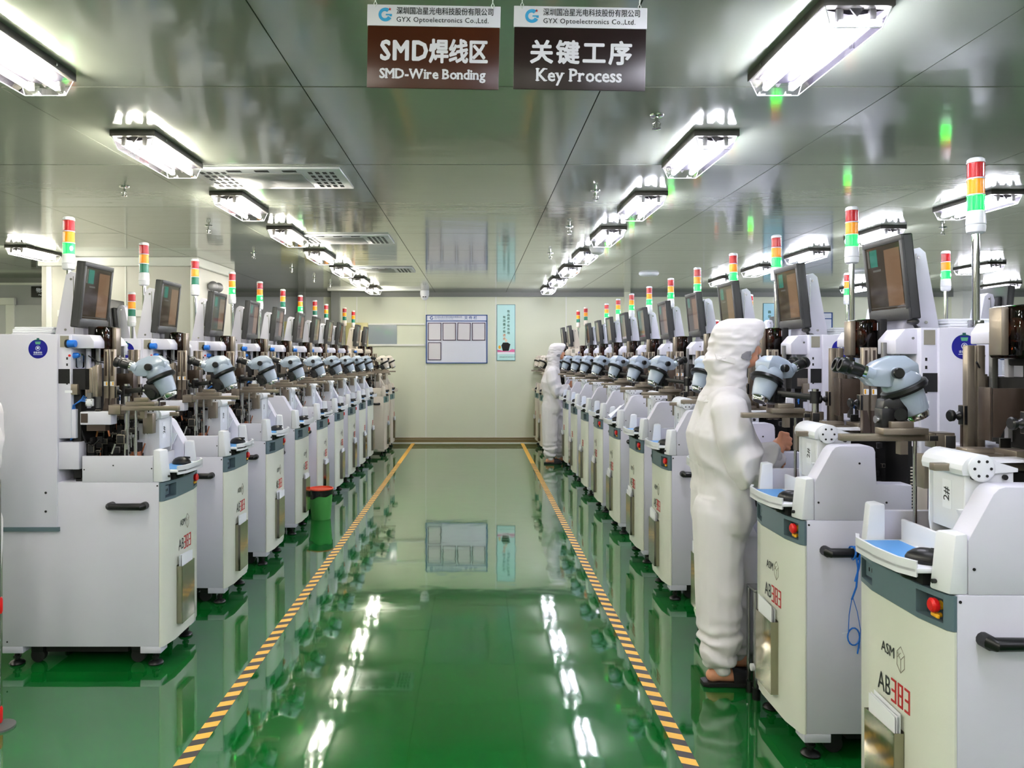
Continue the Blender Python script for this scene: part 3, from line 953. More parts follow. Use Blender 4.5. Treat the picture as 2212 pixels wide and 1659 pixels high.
def make_machine():
    t = thing('wire_bonder', 'machine', 'machine')
    # cabinet
    g = G().box(0.004, 0.76, 0.0, W, 0.096, 0.889, bevel=0.004)
    for y0 in (0.0, W - 0.08):
        g.box(-0.005, 0.095, y0, y0 + 0.08, 0.064, 0.097, bevel=0.003)
        g.box(0.66, 0.76, y0, y0 + 0.08, 0.064, 0.097, bevel=0.003)
    for yy in (-0.0005, W + 0.0005):
        for xx, zz in ((0.012, 0.872), (0.735, 0.872), (0.735, 0.12)):
            g.cyl((xx, yy - 0.001, zz), (xx, yy + 0.001, zz), 0.004, seg=10, mi=1)
    g.build('cabinet', [WHITE, BLACKM], t)
    # bowed front door
    g = G()
    pts = bow(-0.002) + [(0.0035, W), (0.0035, 0.0)]
    g.prism(pts, 'z', 0.094, 0.794, bevel=0.0)
    d = g.build('front_door', DOORW, t)
    X = -0.0325
    g = G().text('ASM', 0.044, (X - 0.0005, 0.258, 0.652), (0, -1, 0), (0, 0, 1), align='CENTER', sx=0.85, bold=0.0002)
    g.text('AB', 0.078, (X - 0.0005, 0.278, 0.545), (0, -1, 0), (0, 0, 1), align='CENTER', sx=0.72)
    g.build('lettering', INKK, d, recalc=False, flat=True)
    g = G()
    def bar(cy, a, b, th=0.0066):
        # stroke of a squared digit; a, b in digit units (0..1 wide to the operator's right, 0..1 high)
        w_, h_ = 0.0195, 0.06
        y0, y1 = cy - min(a[0], b[0]) * w_ + th / 2, cy - max(a[0], b[0]) * w_ - th / 2
        z0, z1 = 0.516 + min(a[1], b[1]) * h_ - th / 2, 0.516 + max(a[1], b[1]) * h_ + th / 2
        g.box(X - 0.0008, X + 0.0005, y1, y0, z0, z1, bevel=0.0)
    for cy, eight in ((0.238, 0), (0.204, 1), (0.170, 0)):
        for zz in (0, 0.5, 1):
            bar(cy, (0.12 if zz == 0.5 and not eight else 0, zz), (1, zz))
        bar(cy, (1, 0), (1, 1))
        if eight:
            bar(cy, (0, 0), (0, 1))
    g.build('number_lettering', INKR, d, flat=True)
    g = G()
    hexp = [(0.193 + 0.022 * math.cos(a), 0.648 + 0.037 * math.sin(a)) for a in [PI / 6 + i * PI / 3 for i in range(6)]]
    for i in range(6):
        a, b_ = hexp[i], hexp[(i + 1) % 6]
        g.cyl((X, a[0], a[1]), (X, b_[0], b_[1]), 0.0011, seg=5)
    for i in (0, 2, 4):
        g.cyl((X, hexp[i][0], hexp[i][1]), (X, 0.193, 0.648), 0.0011, seg=5)
    g.cyl((X, hexp[1][0], hexp[1][1] - 0.018), (X, hexp[0][0], hexp[0][1] - 0.018), 0.001, seg=5)
    g.build('cube_emblem', INKG, d, flat=True)
    # slate control band, sloping top, with a recess at each end
    g = G()
    def bandpart(y0, y1, z0, z1, xb=0.004):
        ys = [y0] + [y for _, y in BOW if y0 < y < y1] + [y1]
        g.prism([(bowx(y) - 0.004, y) for y in ys] + [(xb, y1), (xb, y0)], 'z', z0, z1)
    bandpart(0.0, 0.022, 0.796, 0.886)
    bandpart(0.022, 0.116, 0.796, 0.81)
    bandpart(0.022, 0.116, 0.872, 0.886)
    bandpart(0.116, 0.344, 0.796, 0.886)
    bandpart(0.344, 0.438, 0.796, 0.81)
    bandpart(0.344, 0.438, 0.872, 0.886)
    bandpart(0.438, W, 0.796, 0.886)
    for y0 in (0.022, 0.344):
        g.box(-0.004, 0.0035, y0, y0 + 0.094, 0.81, 0.872, mi=1)
    b = g.build('control_band', [BAND, DARKBLUE], t)
    g = G()
    g.lathe([(0.012, 0), (0.012, 0.012)], c=(-0.005, 0.052, 0.848), axis=(-1, 0, 0), mi=1)
    g.lathe([(0.017, 0.012), (0.019, 0.016), (0.019, 0.025), (0.013, 0.03)], c=(-0.005, 0.052, 0.848), axis=(-1, 0, 0))
    g.build('emergency_button', [RED, YELLOW], b)
    g = G().lathe([(0.006, 0), (0.006, 0.012)], c=(-0.005, 0.052, 0.822), axis=(-1, 0, 0))
    g.box(-0.024, -0.016, 0.036, 0.068, 0.816, 0.827, bevel=0.003)
    g.build('selector_switch', YELLOW, b)
    g = G().box(-0.009, -0.003, 0.372, 0.43, 0.818, 0.864, bevel=0.002)
    for y in (0.392, 0.408):
        g.box(-0.0105, -0.008, y - 0.002, y + 0.002, 0.836, 0.848, mi=1)
    g.build('socket_plate', [BAND, BLACK], b)
    # side handles
    for s, y in ((-1, 0.0), (1, W)):
        yy = y + s * 0.038
        g = G()
        g.tube([(0.07, y, 0.778), (0.07, yy - s * 0.008, 0.778), (0.076, yy, 0.778), (0.222, yy, 0.778), (0.228, yy - s * 0.008, 0.778), (0.228, y, 0.778)], [0.019, 0.019, 0.0175, 0.0165, 0.019, 0.019], 12)
        g.build('side_handle', BLACK, t)
    # feet and castors
    for x, y in ((0.035, 0.04), (0.035, 0.42), (0.71, 0.04), (0.71, 0.42)):
        g = G()
        g.lathe([(0.034, 0.0), (0.036, 0.006), (0.03, 0.014), (0.012, 0.022), (0.011, 0.064)], c=(x, y, 0), seg=18)
        g.lathe([(0.019, 0.032), (0.019, 0.042)], c=(x, y, 0), seg=6)
        g.build('levelling_foot', BLACK, t)
    for x, y in ((0.13, 0.07), (0.13, 0.39), (0.62, 0.07), (0.62, 0.39)):
        g = G()
        g.cyl((x, y - 0.014, 0.034), (x, y + 0.014, 0.034), 0.034, seg=18)
        g.box(x - 0.03, x + 0.03, y - 0.022, y + 0.022, 0.05, 0.096, bevel=0.006)
        g.build('castor', RUBBER, t)
    g = G().box(0.18, 0.58, 0.06, 0.40, 0.05, 0.097)
    g.build('underside_tray', BLACKM, t)
    # document pocket on the door
    g = G()
    g.box(-0.062, -0.060, 0.175, 0.335, 0.165, 0.45)
    g.box(-0.062, -0.031, 0.175, 0.177, 0.165, 0.45)
    g.box(-0.062, -0.031, 0.333, 0.335, 0.165, 0.45)
    g.box(-0.062, -0.031, 0.175, 0.335, 0.165, 0.167)
    g.box(-0.034, -0.0315, 0.175, 0.335, 0.165, 0.455)
    g.build('document_pocket', POCKET, t, flat=True)
    # console: two blocks, a tray with a blue mat
    for y0, s in ((0.002, 1), (W - 0.002, -1)):
        yA, yB = y0, y0 + s * 0.062
        g = G()
        pts = [(-0.014, yA, 0.889), (0.034, yA, 0.889), (0.034, yB, 0.889), (-0.03, yB, 0.889),
               (0.002, yA, 1.042), (0.034, yA, 1.045), (0.034, yB, 1.045), (-0.014, yB, 1.042)]
        if s < 0:
            pts = [pts[i] for i in (3, 2, 1, 0, 7, 6, 5, 4)]
        g.hexa(pts, bevel=0.006)
        g.cyl((-0.018, y0 + s * 0.045, 0.912), (-0.032, y0 + s * 0.045, 0.912), 0.006, seg=10, mi=1)
        g.build('console_block', [WPLAST, BLACK], t)
    g = G()
    g.prism([(-0.085, 0.12), (-0.093, 0.23), (-0.085, 0.34), (-0.06, 0.392), (0.09, 0.392), (0.09, 0.068), (-0.06, 0.068)], 'z', 0.925, 0.938, bevel=0.003)
    g.prism([(-0.085, 0.12), (-0.093, 0.23), (-0.085, 0.34), (-0.06, 0.392), (-0.052, 0.384), (-0.077, 0.335), (-0.085, 0.23), (-0.077, 0.125), (-0.052, 0.076), (-0.06, 0.068)], 'z', 0.915, 0.957)
    g.box(0.08, 0.092, 0.066, 0.394, 0.889, 1.0, bevel=0.002)
    g.box(-0.03, 0.07, 0.09, 0.37, 0.889, 0.926, mi=1)
    tr = g.build('console_tray', [WPLAST, BLACKM], t)
    G().prism([(-0.07, 0.13), (-0.075, 0.23), (-0.07, 0.37), (0.06, 0.37), (0.06, 0.13)], 'z', 0.9382, 0.9405).build('blue_mat', BLUEMAT, tr, flat=True)
    for y in (0.15, 0.30):
        G().ball((-0.03, y, 0.90), 0.026, 1, 1.2, 0.5, seg=12).build('tray_hinge', BLACK, tr)
    # angular shield on the operator's right, low wall on the left
    sh = [(0.034, 0.889), (0.034, 1.03), (0.098, 1.146), (0.112, 1.16), (0.128, 1.165), (0.236, 1.165), (0.253, 1.158), (0.26, 1.142), (0.26, 1.02), (0.395, 1.02), (0.395, 0.889)]
    g = G().prism(sh, 'y', 0.001, 0.078, bevel=0.003)
    for x, z in ((0.048, 0.955), (0.30, 0.955), (0.20, 1.10)):
        g.cyl((x, 0.002, z), (x, -0.0005, z), 0.004, seg=10, mi=1)
    g.build('side_shield', [WHITE, BLACKM], t)
    g = G().box(0.034, 0.375, W - 0.02, W - 0.001, 0.889, 1.015, bevel=0.002)
    for x, z in ((0.04, 0.955), (0.365, 0.95), (0.225, 0.97)):
        g.cyl((x, W - 0.002, z), (x, W, z), 0.0035, seg=10, mi=1)
    g.build('side_wall', [WHITE, BLACKM], t)
    G().box(0.39, 0.49, W - 0.075, W - 0.002, 0.95, 1.082, bevel=0.004).build('side_box', WHITE, t)
    # rear enclosure, neck and overhanging cover
    g = G().box(0.49, 0.95, -0.008, W + 0.008, 0.672, 1.603, bevel=0.005)
    g.box(0.48, 0.955, -0.012, W + 0.012, 0.655, 0.675, mi=1)
    for y in (-0.008, W + 0.008):
        for z in (0.75, 0.84):
            g.cyl((0.545, y - 0.001, z), (0.545, y + 0.001, z), 0.006, seg=10, mi=2)
    r = g.build('rear_enclosure', [WHITE, BAND, BLACKM], t)
    for y, xd, s in ((-0.008, 1, -1), (W + 0.008, -1, 1)):
        g = G()
        cx, cz = (0.582, 1.532)
        g.cyl((cx, y, cz), (cx, y + s * 0.0015, cz), 0.046, seg=36)
        g.box(cx - 0.006, cx + 0.006, min(y, y + s * 0.0015), max(y, y + s * 0.0015), cz + 0.042, cz + 0.052, mi=1)
        y2 = y + s * 0.0018
        def pl(pts, mi, k=0.0):
            f = g.bm.faces.new([g.bm.verts.new((cx + xd * px_, y2 + s * k, cz + pz_)) for px_, pz_ in pts])
            f.material_index = mi
        pl([(0.046 * math.cos(a), 0.046 * math.sin(a)) for a in [math.radians(62 + 56 * i / 8) for i in range(9)]], 1)
        pl([(-0.014, 0.035), (0.014, 0.035), (0.011, 0.022), (-0.011, 0.022)], 2, 0.0002)
        pl([(0.0055 * math.cos(a), 0.004 + 0.0055 * math.sin(a)) for a in [i * PI / 6 for i in range(12)]], 3)
        n = 20
        for i in range(n):
            a0, a1 = 2 * PI * i / n, 2 * PI * (i + 1) / n
            pl([(0.0115 * math.cos(a0), 0.003 + 0.0115 * math.sin(a0)), (0.0115 * math.cos(a1), 0.003 + 0.0115 * math.sin(a1)),
                (0.0095 * math.cos(a1), 0.003 + 0.0095 * math.sin(a1)), (0.0095 * math.cos(a0), 0.003 + 0.0095 * math.sin(a0))], 3)
        g.text('设备状态', 0.0105, (cx, y2, cz - 0.0185), (xd, 0, 0), (0, 0, 1), mi=3, bold=0.0002)
        pl([(-0.022, -0.0265), (0.022, -0.0265), (0.022, -0.0285), (-0.022, -0.0285)], 3)
        g.build('status_disc', [STICK, STICKG, STICKL, INKW], r, recalc=False, flat=True)
    g = G().box(0.43, 0.492, 0.004, W - 0.004, 1.10, 1.603, bevel=0.004)
    g.box(0.35, 0.432, 0.02, 0.44, 1.335, 1.435, mi=1)
    for y in (0.0035, W - 0.0035):
        g.box(0.44, 0.482, y - 0.001, y + 0.001, 1.54, 1.595, mi=2)
        for i in range(5):
            g.box(0.445, 0.452, y - 0.0015, y + 0.0015, 1.36 + 0.03 * i, 1.372 + 0.03 * i, mi=1)
        g.box(0.436, 0.49, y - 0.0015, y + 0.0015, 1.365, 1.435, mi=1)
    g.build('machine_neck', [WHITE, BLACKM, INKG], t)
    g = G().prism([(0.35, 1.505), (0.35, 1.56), (0.385, 1.60), (0.44, 1.60), (0.44, 1.505)], 'y', 0.03, 0.16, bevel=0.004)
    g.cyl((0.415, 0.031, 1.565), (0.415, 0.028, 1.565), 0.005, seg=10, mi=1)
    g.build('head_cover', [WHITE, GREYM], t)
    g = G().prism([(0.325, 1.535), (0.325, 1.57), (0.345, 1.60), (0.44, 1.60), (0.44, 1.535)], 'y', 0.33, 0.445, bevel=0.004)
    g.cyl((0.415, 0.444, 1.565), (0.415, 0.447, 1.565), 0.005, seg=10, mi=1)
    g.build('side_cover', [WHITE, GREYM], t)
    # regulator, filter bowl, gauge
    g = G().lathe([(0.018, 0.0), (0.0185, 0.005), (0.0175, 0.012), (0.018, 0.035), (0.016, 0.038)], c=(0.44, 0.466, 1.557), axis=(-1, 0, 0), mi=0)
    g.lathe([(0.02, 0), (0.021, 0.006), (0.02, 0.01)], c=(0.447, 0.466, 1.557), axis=(-1, 0, 0), mi=1)
    g.cyl((0.45, 0.45, 1.557), (0.45, 0.466, 1.557), 0.008, seg=10, mi=1)
    g.build('regulator_knob', [BLUEK, BLACK], t)
    g = G().lathe([(0.016, 0), (0.02, 0.006), (0.02, 0.06), (0.012, 0.07)], c=(0.405, 0.42, 1.44), seg=16)
    g.build('filter_bowl', GLASS, t)
    g = G().lathe([(0.014, 0), (0.014, 0.02), (0.008, 0.03)], c=(0.432, 0.43, 1.50), axis=(-1, 0, 0))
    g.cyl((0.44, 0.44, 1.50), (0.436, 0.4585, 1.50), 0.006, seg=14, mi=1)
    g.build('air_fitting', [BLUEK, RED, GREYM], t)
    # monitor bracket
    g = G().prism([(0.455, 1.60), (0.60, 1.60), (0.545, 1.905), (0.522, 1.925), (0.488, 1.915), (0.47, 1.85)], 'y', 0.17, 0.29, bevel=0.002)
    for y in (0.1695, 0.2905):
        g.hexa([(0.500, y - 0.0008, 1.61), (0.503, y - 0.0008, 1.61), (0.503, y + 0.0008, 1.61), (0.500, y + 0.0008, 1.61), (0.505, y - 0.0008, 1.90), (0.508, y - 0.0008, 1.90), (0.508, y + 0.0008, 1.90), (0.505, y + 0.0008, 1.90)], mi=1)
    for y in (0.168, 0.292):
        for x, z in ((0.545, 1.63), (0.517, 1.885)):
            g.cyl((x, y - 0.002, z), (x, y + 0.002, z), 0.006, seg=8, mi=1)
    g.build('monitor_bracket', [WHITE, STEEL], t)
    g = G().tube([(0.47, 0.10, 1.66), (0.45, 0.09, 1.625), (0.47, 0.1, 1.605), (0.50, 0.14, 1.607), (0.53, 0.19, 1.607)], 0.007, 8)
    g.ball((0.455, 0.1, 1.63), 0.02, 1, 1.4, 0.7)
    g.build('monitor_cable', BLACK, t)
    make_monitor(t)
    # spool cover of brown acrylic with its frame
    g = G()
    g.box(0.31, 0.375, 0.20, 0.34, 1.49, 1.645, bevel=0.012)
    sc = g.build('spool_cover', BROWN, t)
    g = G().box(0.375, 0.405, 0.19, 0.345, 1.47, 1.645, bevel=0.004)
    g.cyl((0.365, 0.27, 1.57), (0.376, 0.27, 1.57), 0.045, seg=24)
    g.box(0.372, 0.376, 0.205, 0.235, 1.60, 1.63, mi=1)
    g.box(0.38, 0.40, 0.26, 0.29, 1.30, 1.47)
    g.build('spool_frame', [BLACKM, PAPER], sc)
    g = G().box(0.285, 0.308, 0.245, 0.30, 1.50, 1.64, bevel=0.004)
    g.cyl((0.31, 0.27, 1.575), (0.345, 0.27, 1.575), 0.03, seg=20, mi=1)
    g.lathe([(0.036, 0), (0.036, 0.004)], c=(0.348, 0.27, 1.575), axis=(-1, 0, 0), mi=1)
    g.build('wire_spool', [TAUPE, COPPER], sc)
    # magazine elevators: a pair of rails, clamp knob and posts on either side
    for y, sgn in ((0.10, -1), (0.365, 1)):
        for x in (0.257, 0.288):
            g = G()
            g.box(x, x + 0.024, y - 0.012, y + 0.012, 1.175, 1.531, bevel=0.003)
            g.box(x + 0.007, x + 0.017, y + sgn * 0.0122 - 0.0005, y + sgn * 0.0122 + 0.0005, 1.40, 1.52, mi=1)
            g.prism([(x - 0.002, 1.18), (x + 0.026, 1.18), (x + 0.026, 1.23), (x + 0.012, 1.29), (x - 0.002, 1.29)], 'y', y + sgn * 0.011, y + sgn * 0.019, mi=2)
            g.box(x + 0.003, x + 0.022, y + sgn * 0.0125 - 0.0005, y + sgn * 0.0125 + 0.0005, 1.35, 1.372, mi=3)
            g.box(x + 0.005, x + 0.011, y + sgn * 0.0132 - 0.0005, y + sgn * 0.0132 + 0.0005, 1.353, 1.37, mi=4)
            g.build('guide_rail', [TAUPE, TAUPED, TAUPED, PAPER, YELLOW], t)
        g = G().lathe([(0.006, 0.0), (0.008, 0.012), (0.014, 0.02), (0.006, 0.03), (0.006, 0.034), (0.017, 0.037), (0.018, 0.046), (0.014, 0.05)], c=(0.258, y, 1.318), axis=(-1, 0, 0), seg=16)
        g.box(0.245, 0.258, y - 0.014, y + 0.014, 1.29, 1.35, mi=1, bevel=0.002)
        g.build('clamp_knob', [BLACK, TAUPE], t)
        for x, m_, z1 in ((0.335, GREYM, 1.55), (0.382, WHITE, 1.56)):
            G().box(x, x + 0.018, y - 0.009, y + 0.009, 1.24, z1, bevel=0.002).build('support_post', m_, t)
    G().prism([(0.23, 1.27), (0.25, 1.27), (0.275, 1.318), (0.345, 1.318), (0.345, 1.408), (0.23, 1.408)], 'y', 0.198, 0.203, bevel=0.0008).build('cover_plate', TAUPED, t)
    G().box(0.222, 0.228, 0.20, 0.25, 1.26, 1.41, bevel=0.001).build('cover_plate', TAUPED, t)
    # workholder table
    g = G()
    g.box(0.10, 0.46, 0.20, 0.30, 1.178, 1.20, bevel=0.002)
    g.box(0.03, 0.30, 0.14, 0.165, 1.185, 1.205, bevel=0.002)
    g.box(0.15, 0.27, 0.21, 0.28, 1.20, 1.222, bevel=0.002)
    g.box(0.17, 0.25, 0.22, 0.27, 1.222, 1.236, bevel=0.002)
    g.box(0.29, 0.35, 0.19, 0.29, 1.20, 1.232, bevel=0.002)
    g.box(0.40, 0.47, 0.12, 0.3, 1.19, 1.25, mi=1, bevel=0.003)
    g.box(0.09, 0.14, 0.29, 0.33, 1.11, 1.21, bevel=0.002)
    g.build('workholder', [TAUPE, TAUPED], t)
    g = G()
    g.cyl((0.20, 0.37, 0.90), (0.20, 0.37, 1.36), 0.014, seg=14, mi=1)
    g.lathe([(0.022, 1.30), (0.022, 1.35)], c=(0.20, 0.37, 0), seg=14)
    g.hexa([(0.20, 0.355, 1.31), (0.21, 0.385, 1.31), (0.08, 0.475, 1.325), (0.07, 0.445, 1.325), (0.20, 0.355, 1.335), (0.21, 0.385, 1.335), (0.08, 0.475, 1.35), (0.07, 0.445, 1.35)], bevel=0.003)
    g.build('microscope_boom', [BLACK, STEEL], t)
    g = G().box(-0.085, 0.24, 0.425, 0.455, 1.234, 1.256, bevel=0.002)
    g.box(0.03, 0.17, 0.40, 0.452, 1.256, 1.276, bevel=0.002)
    g.box(0.06, 0.13, 0.41, 0.45, 1.276, 1.296, bevel=0.002)
    g.box(0.19, 0.25, 0.40, 0.458, 1.215, 1.262, mi=1, bevel=0.002)
    g.box(0.085, 0.108, 0.405, 0.432, 1.195, 1.236)
    g.cyl((0.135, 0.415, 0.90), (0.135, 0.415, 1.236), 0.006, seg=12, mi=2)
    g.build('stage_bar', [TAUPE, TAUPED, STEEL], t)
    # working zone: dark interior with many small brackets
    rnd = random.Random(5)
    g = G()
    g.box(0.05, 0.42, 0.09, 0.43, 0.889, 0.905)
    g.box(0.395, 0.43, 0.03, 0.43, 0.9, 1.34)
    g.box(0.17, 0.30, 0.16, 0.32, 0.90, 1.06)
    g.box(0.15, 0.40, 0.185, 0.20, 0.905, 1.17)
    for i in range(70):
        x, y, z = rnd.uniform(0.16, 0.36), rnd.uniform(0.10, 0.41), rnd.uniform(0.92, 1.17)
        a, b_, c = rnd.uniform(0.006, 0.03), rnd.uniform(0.006, 0.022), rnd.uniform(0.008, 0.05)
        g.box(x, x + a, y, y + b_, z, z + c)
    for i in range(64):
        x, y, z = rnd.uniform(0.15, 0.37), rnd.uniform(0.12, 0.43), rnd.uniform(0.93, 1.24)
        a, b_, c = rnd.uniform(0.008, 0.035), rnd.uniform(0.004, 0.015), rnd.uniform(0.006, 0.04)
        g.box(x, x + a, y, y + b_, z, z + c, mi=1 + rnd.choice((0, 0, 1, 2)), bevel=0.0015)
    for i in range(26):
        x, y, z = rnd.uniform(0.16, 0.35), rnd.uniform(0.2, 0.425), rnd.uniform(0.93, 1.12)
        g.cyl((x, y, z), (x + rnd.uniform(-0.02, 0.02), y + rnd.uniform(-0.01, 0.01), z + rnd.uniform(0.03, 0.1)), rnd.uniform(0.002, 0.005), seg=8, mi=rnd.choice((3, 4)))
    g.box(0.185, 0.225, 0.405, 0.43, 1.07, 1.115, mi=1, bevel=0.003)
    g.cyl((0.19, 0.42, 0.905), (0.185, 0.42, 1.07), 0.004, seg=8, mi=3)
    g.build('bonding_mechanism', [BLACKM, TAUPE, GREYM, STEEL, COPPER], t)
    # feeder parts at the side
    g = G()
    g.box(0.24, 0.39, 0.385, 0.45, 1.165, 1.228, bevel=0.004)
    g.box(0.352, 0.386, 0.447, 0.451, 1.175, 1.22, mi=1)
    g.box(0.27, 0.36, 0.40, 0.445, 1.135, 1.165, mi=1)
    g.build('actuator_box', [WHITE, TAUPED], t)
    for y0, y1, yl in ((0.40, 0.455, 0.4555), (0.005, 0.06, 0.0045)):
        g = G().box(0.40, 0.49, y0, y1, 1.31, 1.362, bevel=0.003)
        g.box(0.425, 0.46, yl - 0.001, yl + 0.001, 1.32, 1.332, mi=1)
        g.box(0.44, 0.455, y0 + 0.02, y0 + 0.035, 1.36, 1.385)
        g.box(0.375, 0.445, y0 + 0.015, y0 + 0.03, 1.345, 1.39, mi=2, bevel=0.002)
        g.build('feeder_block', [TAUPE, PAPER, STEEL], t)
    g = G()
    for i in range(5):
        g.box(0.31 + 0.012 * i, 0.322 + 0.012 * i, 0.395 + 0.004 * (i % 2), 0.44, 1.30, 1.455 - 0.006 * i, mi=(0, 1, 2, 0, 1)[i], bevel=0.001)
    g.build('feeder_stack', [TAUPE, GREYM, STEEL], t)
    for y, s in ((0.448, 1), (0.04, -1)):
        g = G()
        g.box(0.327, 0.363, y - 0.012, y + 0.006, 1.255, 1.291, bevel=0.004)
        g.lathe([(0.013, 0), (0.012, 0.004), (0.006, 0.005)], c=(0.345, y + s * 0.005, 1.273), axis=(0, s, 0))
        for a in (-1, 1):
            for c in (-1, 1):
                g.cyl((0.345 + a * 0.0125, y, 1.273 + c * 0.0125), (0.345 + a * 0.0125, y + s * 0.008, 1.273 + c * 0.0125), 0.0028, seg=8, mi=1)
        g.box(0.335, 0.355, y - 0.01, y + 0.004, 1.29, 1.32, mi=1)
        g.build('air_cylinder', [WPLAST, GREYM], t)
    g = G()
    for k in range(5):
        d = 0.006 * k
        g.tube([(0.36, 0.43 - d, 1.275), (0.39, 0.44 - d, 1.28 + d), (0.425, 0.445 - d, 1.26), (0.44 - d, 0.445, 1.20), (0.435 - d, 0.445 - d, 1.14), (0.44, 0.44, 1.09)], 0.003, 6)
    g.build('air_hose', BLUEH, t)
    g = G()
    n = 14
    g.tube([(0.44 + 0.055 * math.cos(PI * 1.2 * i / n - 0.6), 0.03, 1.27 + 0.06 * math.sin(PI * 1.2 * i / n - 0.6)) for i in range(n + 1)], 0.0035, 6)
    g.tube([(0.44 + 0.05 * math.cos(PI * 1.2 * i / n - 0.5), 0.036, 1.265 + 0.055 * math.sin(PI * 1.2 * i / n - 0.5)) for i in range(n + 1)], 0.0035, 6)
    g.build('air_hose', BLUEH, t)
    g = G()
    g.tube([(0.36, 0.43, 1.50), (0.33, 0.40, 1.47), (0.30, 0.36, 1.46), (0.27, 0.33, 1.48)], 0.003, 6)
    g.tube([(0.40, 0.42, 1.14), (0.37, 0.435, 1.08), (0.34, 0.43, 1.06), (0.31, 0.42, 1.09)], 0.004, 6)
    g.tube([(0.32, 0.06, 1.46), (0.30, 0.10, 1.42), (0.33, 0.14, 1.38)], 0.003, 6)
    g.build('cable_loom', BLACK, t)
    g = G().box(0.41, 0.455, 0.42, 0.45, 1.1, 1.24, bevel=0.003)
    g.build('valve_block', WHITE, t)
    g = G().box(0.41, 0.46, 0.02, 0.06, 1.16, 1.27, bevel=0.003)
    g.build('valve_block', WHITE, t)
    # feeder housing with a rolled lid
    g = G()
    side = [(0.02, 1.20), (0.02, 1.03)] + [(0.085 - 0.065 * math.cos(a), 1.03 - 0.085 * math.sin(a)) for a in [PI * i / 10 for i in range(1, 10)]] + [(0.15, 1.03), (0.15, 1.20)]
    g.prism(side, 'y', 0.252, 0.26, bevel=0.002)
    g.prism(side, 'y', 0.095, 0.103, bevel=0.002)
    g.box(0.028, 0.142, 0.103, 0.252, 1.02, 1.19, bevel=0.002)
    g.box(0.15, 0.17, 0.22, 0.262, 1.0, 1.17, bevel=0.002)
    for y in (0.093, 0.262):
        for x in (0.04, 0.125):
            g.cyl((x, y - 0.004, 1.175), (x, y + 0.004, 1.175), 0.007, seg=12, mi=1)
    fh = g.build('feeder_housing', [WPLAST, BLACK], t, loc=(0.065, 0, 0))
    g = G()
    roll = [(0.055 + 0.05 * math.cos(a), 1.195 + 0.042 * math.sin(a)) for a in [math.radians(200 - 170 * i / 9) for i in range(10)]] + [(0.155, 1.2), (0.155, 1.19), (0.01, 1.18)]
    g.prism(roll, 'y', 0.085, 0.27, bevel=0.002)
    for y, s in ((0.085, -1), (0.27, 1)):
        g.lathe([(0.035, 0), (0.036, 0.006), (0.03, 0.01)], c=(0.055, y, 1.2), axis=(0, s, 0), seg=22)
        for i in range(6):
            a = 2 * PI * i / 6
            g.cyl((0.055 + 0.022 * math.cos(a), y + s * 0.009, 1.2 + 0.022 * math.sin(a)), (0.055 + 0.022 * math.cos(a), y + s * 0.0108, 1.2 + 0.022 * math.sin(a)), 0.004, seg=8, mi=1)
    g.build('rolled_lid', [WPLAST, BLACKM], fh)
    g = G().box(0.0268, 0.0282, 0.165, 0.205, 1.075, 1.155, mi=1)
    g.text('2#', 0.036, (0.0266, 0.185, 1.115), (0, 0, 1), (0, 1, 0), bold=0.0004)
    g.build('number_label', [INKK, PAPER], fh, recalc=False, flat=True)
    g = G()
    for y, s in ((0.261, 1),):
        g.box(0.07, 0.105, y - 0.0006, y + 0.0006, 1.08, 1.15, mi=1)
        g.text('2#', 0.03, (0.087, y + s * 0.001, 1.115), (0, 0, 1), (s, 0, 0), bold=0.0003)
    g.build('number_label', [INKK, PAPER], fh, recalc=False, flat=True)
    g = G().hexa([(0.085, 0.082, 1.03), (0.125, 0.082, 1.03), (0.125, 0.094, 1.03), (0.085, 0.094, 1.03), (0.06, 0.08, 1.09), (0.14, 0.08, 1.09), (0.14, 0.094, 1.09), (0.06, 0.094, 1.09)])
    g.build('chute', WPLAST, t, flat=True)
    G().hexa([(0.15, 0.10, 1.212), (0.29, 0.11, 1.212), (0.29, 0.195, 1.212), (0.15, 0.195, 1.212), (0.15, 0.10, 1.215), (0.29, 0.11, 1.217), (0.29, 0.195, 1.217), (0.15, 0.195, 1.215)]).build('lid_sheet', WPLAST, t, flat=True)
    g = G().box(0.415, 0.47, 0.03, 0.10, 0.889, 1.10, bevel=0.002)
    for i in range(15):
        g.box(0.405, 0.418, 0.028, 0.10, 0.91 + 0.012 * i, 0.915 + 0.012 * i)
    g.build('magazine_box', OLDW, t)
    g = G().box(0.16, 0.20, 0.30, 0.335, 0.93, 1.02, bevel=0.002)
    g.build('motor', COPPER, t)
    return t

proto = make_machine()
proto_scope = make_microscope(proto)
proto_tower = make_tower(proto, True)
proto_tower_off = make_tower(None, False)
# ------------------------------------------------------------------ placing the machines
FINE = ('cable_loom', 'magazine_box', 'air_hose', 'air_fitting', 'valve_block', 'motor', 'chute', 'air_cylinder', 'filter_bowl', 'monitor_cable', 'castor', 'lid_sheet', 'underside_tray',
        'support_post', 'cube_emblem', 'number_label', 'tray_hinge', 'wire_spool', 'selector_switch', 'socket_plate', 'emergency_button', 'lettering')
BACKROW = FINE + ('microscope', 'feeder_housing', 'guide_rail', 'cover_plate', 'clamp_knob', 'workholder', 'bonding_mechanism', 'actuator_box', 'feeder_block', 'document_pocket',
                  'side_handle', 'console_tray', 'console_block', 'side_shield', 'side_wall', 'side_box', 'spool_cover', 'regulator_knob', 'head_cover', 'control_band', 'status_disc')
def stem(o):
    return o.name.split('.')[0]

